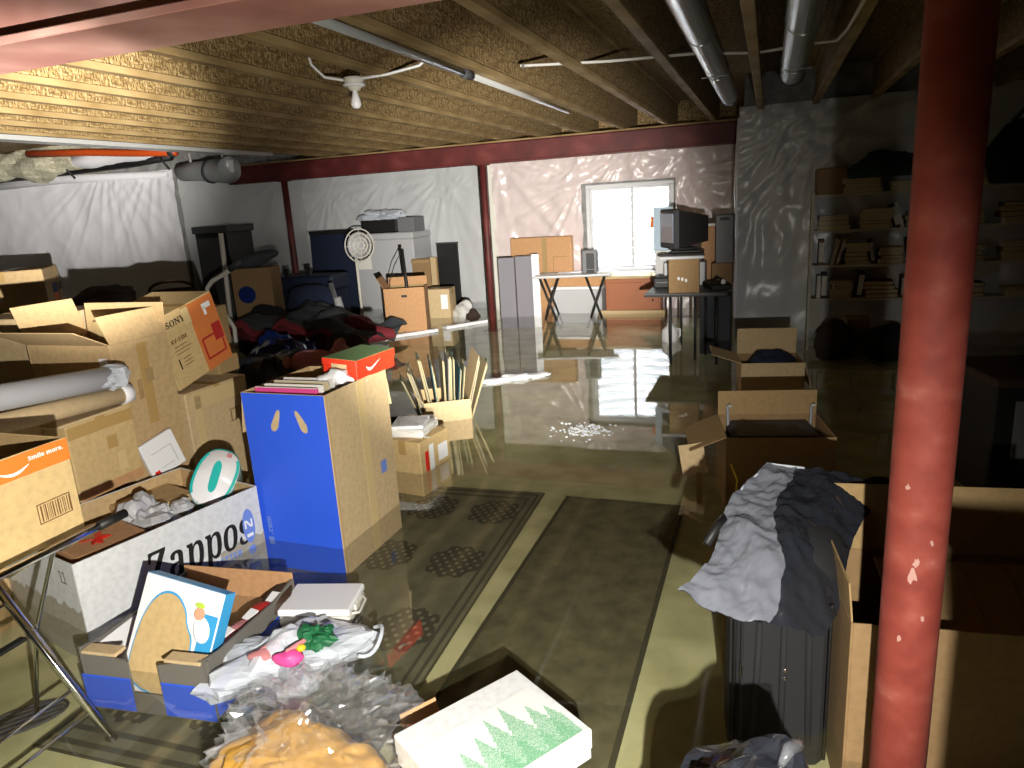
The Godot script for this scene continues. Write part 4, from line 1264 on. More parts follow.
	put(t, "rod", tube_mesh([V(0.05, 0, 0), V(0.0, 1.15, 0)], 0.022, 8), M.black)
	put(t, "cord", tube_mesh([V(0.0, 1.13, 0), V(-0.12, 0.95, 0.02), V(-0.2, 0.75, 0.03), V(-0.22, 0.5, 0.02)], 0.006, 6), M.black)
	t = thing("brown_board", "brown board leaning behind the open tan carton", "board", V(-4.93, -0.15, -9.8), 0)
	put(t, "panel", box_mesh(V(0.3, 0.92, 0.03), 0.004, V(0, 0.46, 0)), M.card_brown)
	put(t, "batten", box_mesh(V(0.3, 0.04, 0.02), 0.003, V(0, 0.88, 0.025)), M.card_dark)
	t = thing("tan_board", "narrow tan board leaning beside the black board", "board", V(-4.97, -0.15, -10.3), 0)
	put(t, "panel", box_mesh(V(0.12, 0.9, 0.03), 0.004, V(0, 0.45, 0)), M.card_pale)
	put(t, "edge", box_mesh(V(0.02, 0.9, 0.04), 0.003, V(0.06, 0.45, 0)), M.card_dark)
	t = thing("black_board", "upright black board against the back wall", "board", V(-4.8, -0.15, -10.5))
	put(t, "panel", box_mesh(V(0.36, 1.1, 0.05), 0.006, V(0, 0.55, 0)), M.black)
	put(t, "edge_strip", box_mesh(V(0.37, 0.02, 0.06), 0.003, V(0, 1.1, 0)), M.grey_dark)
	s = V(0.36, 0.55, 0.3)
	t = carton("pale_box", "small pale carton right of the open tan carton", V(-4.35, -0.15, -9.15), s, 8, {"m": M.card_pale})
	patch(t, "address_label", M.white, side(s, "+z", 0.1, 0.1, 0.001), 0.1, 0.2)
	t = thing("rag_bundle", "small bundle of pale rags beside the small carton", "rags", V(-4.05, 0.0, -9.2))
	put(t, "cloth", blob_mesh(V(0.15, 0.2, 0.14), 0.6, 5, 127, 20, 14, true, -0.15), M.paper_grey)
	put(t, "dark_cloth", blob_mesh(V(0.12, 0.12, 0.12), 0.5, 5, 128, 18, 12, true, -0.15), M.brown_cloth, Transform3D(Basis(), V(0.16, -0.02, 0.03)))
	# floating planks
	for e in [[V(-4.25, 0.012, -7.62), 1.05, 0.0, "long white plank floating below the tan carton"], [V(-3.68, 0.012, -8.42), 0.62, 4.0, "short white plank floating toward the steel post"]]:
		t = thing("floating_plank", e[3], "plank", e[0], 49.0 + e[2], "white planks floating on the water")
		put(t, "board", box_mesh(V(e[1], 0.03, 0.13), 0.006), M.white)
		put(t, "lip", box_mesh(V(e[1], 0.012, 0.02), 0.003, V(0, 0.02, 0.055)), M.pack_white)
	# carton of folders
	s = V(0.34, 0.3, 0.42)
	t = carton("folder_carton", "low pale carton packed with upright folders in the water", V(-2.25, -0.15, -4.66), s, 30, {"open": true, "m": M.card_pale, "inside": M.card, "flaps": {"+x": [16, 0.32], "-x": [40, 0.1]}})
	rng.seed = 31
	var tones := [M.folder_green, M.folder_tan, M.folder_grey, M.folder_tan, M.folder_green, M.folder_teal]
	var words := ["olive", "tan", "grey", "sandy", "moss", "teal"]
	var ords := ["first", "second", "third", "fourth", "fifth", "sixth", "seventh", "eighth", "ninth", "tenth", "eleventh", "twelfth", "thirteenth", "fourteenth", "fifteenth", "sixteenth"]
	for k in 16:
		var u := -0.145 + 0.0185 * k
		var p := V(-2.25, -0.13, -4.66) + Basis(V(0, 1, 0), deg_to_rad(30)) * V(u, 0, 0.0)
		var f := thing("file_folder", "%s folder, %s from the left in the pale carton" % [words[k % 6], ords[k]], "folder", p, 30, "folders in the pale carton")
		f.rotation_degrees = V(rng.randf_range(-4, 4), 30, (7.5 - k) * 2.4 + rng.randf_range(-3, 3))
		var h := rng.randf_range(0.46, 0.62)
		put(f, "cover", box_mesh(V(0.008, h, 0.3), 0.002, V(0, h * 0.5, 0)), tones[k % 6])
		put(f, "papers", box_mesh(V(0.005, h - 0.03, 0.29), 0.001, V(0.007, h * 0.5, 0.004)), M.paper_tan)
		put(f, "tab", box_mesh(V(0.003, 0.03, 0.08), 0.001, V(0, h + 0.01, rng.randf_range(-0.1, 0.1))), tones[(k + 1) % 6])
	# small carton with a paper pack
	s = V(0.25, 0.34, 0.31)
	t = carton("parcel_carton", "small tan carton with white and red stickers in the water", V(-1.97, -0.15, -3.65), s, -8, {"m": M.card_yellow})
	patch(t, "white_sticker", M.white, side(s, "+x", 0.08, 0.05, 0.0014), 0.1, 0.1)
	patch(t, "red_sticker", M.red, side(s, "+x", -0.09, 0.04, 0.0014), 0.035, 0.12)
	patch(t, "white_sticker", M.white, side(s, "+x", -0.04, 0.05, 0.0014), 0.045, 0.16)
	put(t, "strap", box_mesh(V(s.x + 0.006, 0.002, 0.02), 0.0005, V(0, s.y + 0.004, 0.05)), M.white)
	t = thing("paper_pack", "bundle of white paper wrapped in plastic on the small tan carton", "paper pack", V(-2.0, 0.196, -3.66), 4)
	put(t, "sheets", box_mesh(V(0.24, 0.05, 0.26), 0.012, V(0, 0.025, 0)), M.paper)
	put(t, "top_sheet", box_mesh(V(0.2, 0.02, 0.22), 0.008, V(-0.01, 0.06, 0.0)), M.white, Transform3D(Basis(V(0, 1, 0), 0.2), Vector3.ZERO))
	put(t, "wrapper", blob_mesh(V(0.14, 0.045, 0.14), 0.4, 8, 131, 22, 12, false), M.clear_bag, Transform3D(Basis(), V(0.02, 0.045, 0)))
	t = thing("black_tray", "black plastic tray floating behind the small tan carton", "tray", V(-2.5, 0.0, -4.15), 25)
	put(t, "base", box_mesh(V(0.42, 0.02, 0.3), 0.006, V(0, 0.02, 0)), M.black)
	for e in [[0, 0.145, 0.42, 0.012], [0, -0.145, 0.42, 0.012], [0.205, 0, 0.012, 0.3], [-0.205, 0, 0.012, 0.3]]:
		put(t, "rim", box_mesh(V(e[2], 0.06, e[3]), 0.004, V(e[0], 0.04, e[1])), M.black)
	# floating scraps
	t = thing("floating_scrap", "crumpled white plastic scrap floating in open water", "scrap", V(-2.1, 0.01, -5.7), 32)
	put(t, "film", blob_mesh(V(0.28, 0.028, 0.07), 0.8, 6, 133, 30, 12, false), M.white)
	put(t, "loose_end", blob_mesh(V(0.1, 0.02, 0.06), 0.8, 9, 134, 18, 10, false), M.pack_white, Transform3D(Basis(), V(0.26, 0, -0.02)))
	var fo := MultiMeshInstance3D.new()
	fo.name = "foam"
	var mm := MultiMesh.new()
	mm.transform_format = MultiMesh.TRANSFORM_3D
	mm.mesh = blob_mesh(V(0.012, 0.006, 0.012), 0, 1, 1, 10, 6)
	mm.instance_count = 190
	rng.seed = 50
	for k in 190:
		var a := rng.randf() * TAU
		var r := sqrt(rng.randf()) * (1.0 if k < 150 else 2.2)
		mm.set_instance_transform(k, Transform3D(Basis().scaled(Vector3.ONE * rng.randf_range(0.3, 1.0)), V(-1.12 + 0.13 * r * cos(a), 0.003, -4.42 + 0.12 * r * sin(a))))
	fo.multimesh = mm
	fo.material_override = M.foam
	fo.set_meta("label", "small patch of white bubbles floating on open water")
	fo.set_meta("category", "foam")
	fo.set_meta("kind", "stuff")
	add_child(fo)
	# rugs under water
	t = thing("floral_rug", "dark floral rug lying under the water", "rug", V(-1.72, -0.15, -2.5), 2)
	put(t, "pile", sheet_mesh(2, 2, func(u: float, v: float) -> Vector3: return V(-0.57 + 1.14 * u, 0.012, 1.15 - 2.3 * v)), M.rug_floral)
	put(t, "edge", box_mesh(V(1.15, 0.01, 2.31), 0.003, V(0, 0.005, 0)), M.rug_edge)
	t = thing("plain_rug", "plain olive rug lying under the water", "rug", V(-0.72, -0.15, -2.55), 0)
	put(t, "pile", box_mesh(V(0.64, 0.012, 2.1), 0.004, V(0, 0.006, -0.05)), M.rug_plain)
	for e in [-1, 1]:
		put(t, "edge", box_mesh(V(0.02, 0.014, 2.1), 0.003, V(e * 0.32, 0.007, -0.05)), M.rug_edge)

func build_back() -> void:
	# folding table with speaker
	var t := thing("folding_table", "white topped folding table with crossed black legs under the window", "table", V(-2.42, -0.15, -9.2), 10)
	var tt := put(t, "table_top", box_mesh(V(1.0, 0.03, 0.5), 0.008, V(0, 0.69, 0)), M.white)
	put(tt, "edge_band", box_mesh(V(1.006, 0.018, 0.506), 0.003, V(0, 0.685, 0)), M.grey_pale)
	for x in [-0.3, 0.3]:
		put(t, "leg", tube_mesh([V(x - 0.12, 0.67, 0.2), V(x + 0.12, 0.0, 0.2)], 0.016, 8), M.black)
		put(t, "leg", tube_mesh([V(x + 0.12, 0.67, 0.17), V(x - 0.12, 0.0, 0.17)], 0.016, 8), M.black)
		put(t, "leg", tube_mesh([V(x - 0.12, 0.67, -0.2), V(x + 0.12, 0.0, -0.2)], 0.016, 8), M.black)
	t = thing("desk_speaker", "grey and black desk speaker on the folding table", "speaker", V(-2.18, 0.555, -9.18), 8)
	var ca := put(t, "case", box_mesh(V(0.2, 0.3, 0.2), 0.012, V(0, 0.15, 0)), M.grey_mid)
	put(ca, "grille", box_mesh(V(0.1, 0.2, 0.01), 0.004, V(0.01, 0.16, 0.102)), M.black)
	put(ca, "control_panel", box_mesh(V(0.1, 0.04, 0.01), 0.003, V(0.01, 0.03, 0.102)), M.ink)
	t = thing("table_papers", "white papers spread on the folding table right of the speaker", "papers", V(-1.98, 0.556, -9.22), 12)
	for k in 2:
		put(t, "sheet", box_mesh(V(0.24, 0.006, 0.18), 0.001, V(0.02 * k, 0.003 + 0.006 * k, 0.02 * k)), M.paper, Transform3D(Basis(V(0, 1, 0), 0.3 * k), Vector3.ZERO))
	t = carton("flat_carton", "two panel orange brown carton leaning left of the window", V(-2.95, -0.15, -9.58), V(0.86, 1.17, 0.16), 0, {"m": M.card_orange, "tape": false})
	patch(t, "tape_strip", M.card_dark, side(V(0.86, 1.17, 0.16), "+z", 0.06, 0.3, 0.002), 0.07, 0.55)
	patch(t, "printed_frame", M.card_brown, side(V(0.86, 1.17, 0.16), "+z", 0.28, 0.32, 0.002), 0.2, 0.008)
	patch(t, "printed_frame", M.card_brown, side(V(0.86, 1.17, 0.16), "+z", 0.18, 0.22, 0.002), 0.008, 0.2)
	t = thing("folding_screen", "grey folded screen standing beside the folding table", "screen", V(-3.18, -0.15, -9.08), 14)
	put(t, "left_leaf", box_mesh(V(0.22, 0.95, 0.04), 0.006, V(-0.12, 0.475, 0)), M.grey_panel)
	put(t, "right_leaf", box_mesh(V(0.22, 0.96, 0.04), 0.006, V(0.11, 0.48, 0.004)), M.grey_panel)
	put(t, "white_leaf", box_mesh(V(0.1, 0.98, 0.04), 0.006, V(0.27, 0.49, 0.01)), M.white)
	t = thing("white_bin", "low white storage bin under the folding table", "bin", V(-2.42, -0.15, -9.5))
	put(t, "body", box_mesh(V(0.68, 0.48, 0.3), 0.02, V(0, 0.24, 0)), M.grey_pale)
	put(t, "lid", box_mesh(V(0.72, 0.04, 0.34), 0.01, V(0, 0.49, 0)), M.white)
	t = carton("shallow_carton", "shallow tan carton on the white bin under the table", V(-2.4, 0.362, -9.5), V(0.7, 0.12, 0.28), 0, {"m": M.card_orange})
	t = thing("brown_cabinet", "low brown wooden cabinet below the window", "cabinet", V(-1.66, -0.15, -9.49))
	put(t, "body", box_mesh(V(0.72, 0.6, 0.3), 0.006, V(0, 0.3, 0)), M.brown_wood)
	var bdoor := put(t, "door", box_mesh(V(0.66, 0.5, 0.016), 0.004, V(0, 0.3, 0.155)), M.brown_wood)
	put(bdoor, "knob", blob_mesh(V(0.014, 0.014, 0.012), 0, 1, 1, 10, 6), M.brown_dark, Transform3D(Basis(), V(0.26, 0.32, 0.17)))
	put(t, "top_board", box_mesh(V(0.86, 0.035, 0.34), 0.006, V(0, 0.618, 0)), M.card_pale)
	put(t, "foot_board", box_mesh(V(0.9, 0.13, 0.06), 0.004, V(0, 0.13, 0.2)), M.card_pale)
	# black computer table
	t = thing("computer_table", "small black table crowded with computer things", "table", V(-0.75, -0.15, -7.55), 0)
	tt = put(t, "table_top", box_mesh(V(0.78, 0.03, 1.05), 0.006, V(0, 0.69, 0)), M.grey_mid)
	put(tt, "edge_band", box_mesh(V(0.786, 0.022, 1.056), 0.003, V(0, 0.685, 0)), M.black)
	for e in [[-0.14, 0.48], [0.08, 0.3], [0.3, 0.48], [-0.14, -0.45], [0.3, -0.45], [0.16, 0.05]]:
		put(t, "leg", tube_mesh([V(e[0], 0, e[1]), V(e[0], 0.68, e[1])], 0.014, 8), M.black)
	t = carton("table_carton", "small dull brown carton with wide pale rim on the black table edge", V(-0.77, 0.556, -7.2), V(0.29, 0.33, 0.26), 4, {"m": M.card_brown, "tape": false})
	put(t, "lid_rim", box_mesh(V(0.42, 0.03, 0.32), 0.006, V(-0.02, 0.34, 0)), M.grey_pale)
	for k in 3:
		put(t, "foam_fleck", blob_mesh(V(0.012, 0.018, 0.005), 0.4, 8, 140 + k, 8, 6), M.white, Transform3D(Basis(), V(-0.05 + 0.035 * k, 0.14 - 0.01 * k, 0.131)))
	t = thing("table_printer", "black printer on the left edge of the black table", "printer", V(-1.0, 0.556, -7.6), 0)
	put(t, "body", box_mesh(V(0.22, 0.11, 0.3), 0.012, V(0, 0.055, 0)), M.black)
	put(t, "slot", box_mesh(V(0.16, 0.012, 0.01), 0.002, V(0, 0.06, 0.152)), M.grey_mid)
	t = thing("monitor_stand", "black and grey box carrying the old monitor", "stand", V(-0.82, 0.556, -7.85), 0)
	put(t, "lower_case", box_mesh(V(0.42, 0.24, 0.4), 0.008, V(0, 0.12, 0)), M.grey_pale)
	put(t, "upper_case", box_mesh(V(0.32, 0.12, 0.34), 0.008, V(0.02, 0.3, 0)), M.black)
	t = thing("old_monitor", "bulky black tube monitor with pale screen facing the window", "monitor", V(-0.82, 0.917, -7.85), -62)
	var bz := put(t, "bezel", box_mesh(V(0.42, 0.4, 0.06), 0.012, V(0, 0.22, 0.18)), M.grey_dark)
	put(bz, "screen", box_mesh(V(0.35, 0.3, 0.01), 0.004, V(0, 0.23, 0.212)), mat("dead_screen", "#8f9bb0", 0.08))
	var sc := begin()
	for e in [[0.2, 0.19, 0.15, 0.14, 0.12, -0.18]]:
		var f := [V(-e[0], 0.22 - e[1], 0.15), V(e[0], 0.22 - e[1], 0.15), V(e[0], 0.22 + e[1], 0.15), V(-e[0], 0.22 + e[1], 0.15)]
		var b := [V(-e[2], 0.22 - e[3], e[5]), V(e[2], 0.22 - e[3], e[5]), V(e[2], 0.22 + e[4], e[5]), V(-e[2], 0.22 + e[4], e[5])]
		for k in 4:
			face_out(sc, [f[k], f[(k + 1) % 4], b[(k + 1) % 4], b[k]], V(0, 0.22, 0))
		face_out(sc, b, V(0, 0.22, 0))
	put(t, "tube_housing", done(sc), M.black)
	put(t, "foot", box_mesh(V(0.22, 0.03, 0.24), 0.008, V(0, 0.012, 0.04)), M.black)
	t = thing("clear_sheet", "pale translucent sheet hanging beside the monitor screen", "plastic sheet", V(-1.08, 0.9, -7.98), -40)
	put(t, "film", box_mesh(V(0.3, 0.46, 0.012), 0.004, V(0, 0.23, 0)), M.pale_blue)
	put(t, "orange_tag", box_mesh(V(0.05, 0.12, 0.01), 0.002, V(-0.17, 0.3, 0.0)), M.orange_print)
	put(t, "foot", box_mesh(V(0.2, 0.345, 0.06), 0.004, V(0, -0.17, 0)), M.white)
	t = thing("computer_tower", "dark grey computer tower by the film covered corner", "computer", V(-0.42, 0.78, -7.8), 0)
	var cs := put(t, "case", box_mesh(V(0.17, 0.48, 0.36), 0.008, V(0, 0.24, 0)), M.grey_mid)
	put(cs, "drive_bay", box_mesh(V(0.09, 0.03, 0.01), 0.002, V(0, 0.44, 0.182)), M.black)
	t = carton("desk_carton", "dark brown carton under the computer tower", V(-0.44, 0.556, -7.8), V(0.2, 0.222, 0.4), 0, {"m": M.card_brown, "tape": false})
	t = carton("orange_carton", "orange brown carton between monitor and computer tower", V(-0.6, 0.556, -7.99), V(0.14, 0.58, 0.14), 0, {"m": M.card_orange, "tape": false})
	t = thing("black_keyboard", "black keyboard and cables heaped at the right of the table", "keyboard", V(-0.47, 0.556, -7.36), 20)
	put(t, "body", box_mesh(V(0.2, 0.06, 0.34), 0.012, V(0, 0.03, 0)), M.black)
	put(t, "cable", tube_mesh([V(-0.08, 0.07, 0.1), V(0.0, 0.11, 0.0), V(0.07, 0.08, -0.12)], 0.012, 8), M.black)
	put(t, "plug", blob_mesh(V(0.025, 0.03, 0.025), 0.2, 5, 145, 12, 8), M.white, Transform3D(Basis(), V(0.02, 0.08, 0.14)))
	t = thing("book_pile", "white book lying on the orange carton beside the tower", "book", V(-0.6, 1.14, -7.98), 12)
	put(t, "cover", box_mesh(V(0.14, 0.025, 0.12), 0.003, V(0, 0.013, 0)), M.white)
	put(t, "pages", box_mesh(V(0.13, 0.018, 0.122), 0.001, V(0.004, 0.013, 0.002)), M.paper)
	# under the table: dark clutter and a white jug
	t = thing("white_jug", "white plastic jug floating under the black table", "jug", V(-0.95, -0.02, -7.5), 30)
	put(t, "body", lathe_mesh([[0.0, 0.0], [0.08, 0.0], [0.085, 0.02], [0.085, 0.13], [0.03, 0.18], [0.03, 0.2], [0.0, 0.2]], 18), M.white)
	put(t, "handle", tube_mesh([V(0.07, 0.14, 0), V(0.11, 0.13, 0), V(0.11, 0.06, 0), V(0.08, 0.04, 0)], 0.012, 8), M.white)
	t = carton("dark_bin", "dark grey plastic bin under the right end of the black table", V(-0.5, -0.15, -7.75), V(0.3, 0.6, 0.4), 0, {"m": M.slate, "tape": false}, "bin")

# ---------------------------------------------------------------- ceiling fittings
func build_overhead() -> void:
	var t := thing("bare_bulb", "unlit bare bulb in a pale porcelain holder on a joist", "light bulb", V(-2.3, 2.26, -3.92))
	var ho := put(t, "holder", lathe_mesh([[0.0, -0.07], [0.03, -0.07], [0.04, -0.05], [0.058, -0.02], [0.06, 0.0], [0.0, 0.0]], 20), M.ivory)
	put(t, "bulb", lathe_mesh([[0.0, -0.17], [0.018, -0.167], [0.029, -0.15], [0.03, -0.135], [0.02, -0.1], [0.014, -0.07], [0.0, -0.07]], 18), M.pack_white)
	put(ho, "rim", lathe_mesh([[0.045, -0.05], [0.066, -0.045], [0.066, -0.036], [0.045, -0.034]], 20), M.white)
	t = thing("bulb_cable", "white cable running over the joists to the bare bulb", "cable", V(-2.3, 2.25, -3.92))
	put(t, "left_run", tube_mesh([V(-0.05, 0.0, 0), V(-0.18, 0.03, 0.02), V(-0.24, 0.1, 0.05), V(-0.26, 0.2, 0.06)], 0.008, 8), M.white)
	put(t, "right_run", tube_mesh([V(0.05, 0.0, 0), V(0.2, 0.01, -0.03), V(0.4, 0.04, -0.06), V(0.52, 0.14, -0.1)], 0.008, 8), M.white)
	t = thing("joist_cable", "thin white cable threaded across the joists near the ducts", "cable")
	put(t, "run", tube_mesh([V(-1.5, 2.33, -4.6), V(-0.95, 2.31, -4.7), V(-0.45, 2.31, -4.8), V(-0.1, 2.3, -4.98), V(0.18, 2.31, -4.95), V(0.33, 2.27, -4.7), V(0.35, 2.25, -4.3), V(0.36, 2.25, -3.6)], 0.009, 8), M.paper_grey)
	put(t, "staple", box_mesh(V(0.02, 0.02, 0.02), 0.003, V(-1.48, 2.33, -4.6)), M.steel)
	t = thing("metal_conduit", "shiny metal conduit running along under a ceiling joist", "conduit")
	put(t, "pipe", tube_mesh([V(-1.67, 2.235, -2.0), V(-1.67, 2.235, -4.1)], 0.02, 12), M.galvanised)
	put(t, "pipe", tube_mesh([V(-1.67, 2.238, -4.14), V(-1.67, 2.238, -6.4)], 0.018, 12), M.alloy)
	put(t, "coupling", tube_mesh([V(-1.67, 2.236, -4.06), V(-1.67, 2.236, -4.18)], 0.028, 12), M.grey_dark)
	for e in [["narrow galvanised round duct hung between joists, farther left of two", -0.36, -7.0, 0.075], ["wide galvanised round duct hung between joists, right of the narrow one", 0.135, -6.0, 0.085]]:
		t = thing("round_duct", e[0], "duct", V(e[1], 2.3, 0), 0, "round ducts between the ceiling joists")
		var pp := put(t, "pipe", tube_mesh([V(0, 0, -0.6), V(0, 0, -2.4), V(0, 0, e[2])], e[3], 24), M.steel)
		for k in 4:
			var zz := -1.5 - 1.3 * k
			put(pp, "seam_ring", tube_mesh([V(0, 0, zz), V(0, 0, zz - 0.02)], e[3] + 0.004, 24), M.steel)
		put(t, "hanger_strap", box_mesh(V(e[3] * 2.2, 0.004, 0.03), 0.001, V(0, -e[3] - 0.004, -5.2)), M.steel)
		put(t, "end_cap", tube_mesh([V(0, 0, e[2] + 0.01), V(0, 0, e[2] - 0.02)], e[3] + 0.006, 24), M.grey_dark)
	# left services
	t = thing("flat_duct", "flat galvanised duct along the joists at far left", "duct", V(-5.72, 2.195, -5.0))
	put(t, "trunk", box_mesh(V(0.2, 0.03, 5.0), 0.004, V(0, 0.04, 0)), M.alloy)
	put(t, "edge_flange", box_mesh(V(0.03, 0.04, 5.0), 0.003, V(0.1, 0.04, 0)), M.alloy)
	t = thing("duct_elbow", "dented galvanised duct elbow hanging near the far beam end", "duct", V(-6.55, 2.1, -7.45))
	put(t, "barrel", tube_mesh([V(-0.5, 0.03, -0.1), V(-0.15, 0.02, -0.05), V(0.15, 0.0, 0.0), V(0.36, -0.01, 0.06), V(0.5, 0.02, 0.2)], [0.11, 0.12, 0.14, 0.15, 0.12], 20), M.galvanised)
	for x in [-0.3, 0.2]:
		put(t, "hanger_strap", box_mesh(V(0.03, 0.5, 0.004), 0.001, V(x, 0.27, -0.05)), M.alloy)
	put(t, "collar", tube_mesh([V(0.02, 0.01, -0.02), V(0.06, 0.0, -0.015)], 0.15, 20), M.grey_dark)
	put(t, "tape_patch", box_mesh(V(0.12, 0.14, 0.01), 0.003, V(0.5, 0.02, 0.205)), M.pack_white)
	t = thing("orange_hose", "orange flexible hose along the top of the left wall", "hose", V(0, 0, 0))
	put(t, "hose", tube_mesh([V(-9.4, 2.52, -7.35), V(-8.4, 2.47, -7.4), V(-7.6, 2.4, -7.4), V(-6.95, 2.36, -7.4)], 0.045, 10), M.orange_pipe)
	put(t, "clamp", tube_mesh([V(-7.05, 2.37, -7.4), V(-6.97, 2.36, -7.4)], 0.055, 10), M.grey_dark)
	t = thing("black_pipe", "black drain pipe strapped along the top of the left wall", "pipe", V(0, 0, 0))
	put(t, "pipe", tube_mesh([V(-11.0, 2.26, -7.62), V(-9.0, 2.28, -7.62), V(-7.9, 2.3, -7.62), V(-7.25, 2.34, -7.62)], 0.05, 12), M.black)
	for x in [-9.0, -7.35]:
		put(t, "strap", tube_mesh([V(x - 0.05, 2.47, -7.62), V(x, 2.3, -7.55), V(x + 0.06, 2.18, -7.6)], 0.016, 6), M.black)
	t = thing("insulation_batt", "bulging cream insulation batt above the left wall", "insulation", V(-9.9, 2.42, -7.7))
	put(t, "wool", blob_mesh(V(1.5, 0.22, 0.28), 0.6, 1.6, 151, 40, 18, false), M.wool)
	put(t, "facing", blob_mesh(V(1.2, 0.13, 0.2), 0.5, 2.0, 152, 30, 14), M.film, Transform3D(Basis(), V(1.5, -0.02, 0.02)))

# ---------------------------------------------------------------- right side
func book(label: String, at: Vector3, s: Vector3, yaw: float, roll: float, cover: Material, pages: Material) -> void:
	var t := thing("book", label, "book", at, yaw, "books on the tall bookcases")
	t.rotation_degrees.z = roll
	put(t, "cover", unit_box, cover, Transform3D(Basis().scaled(s), V(0, s.y * 0.5, 0)))
	put(t, "page_block", unit_box, pages, Transform3D(Basis().scaled(V(s.x * 0.96, s.y * 0.78, s.z * 0.98)), V(0, s.y * 0.5, s.z * 0.03)))

func bookcase(label: String, x0: float, x1: float) -> void:
	var t := thing("bookcase", label, "bookcase", V((x0 + x1) * 0.5, -0.15, -7.94))
	var w := x1 - x0
	for e in [-1, 1]:
		put(t, "side_panel", box_mesh(V(0.03, 1.58, 0.28), 0.003, V(e * (w * 0.5 - 0.015), 0.79, 0)), M.shelf_white)
	for y in [0.06, 0.515, 0.85, 1.19, 1.535]:
		put(t, "shelf", box_mesh(V(w - 0.06, 0.025, 0.27), 0.003, V(0, y, 0)), M.shelf_white)
	put(t, "back_panel", box_mesh(V(w - 0.06, 1.5, 0.008), 0.001, V(0, 0.78, -0.132)), M.shelf_white)

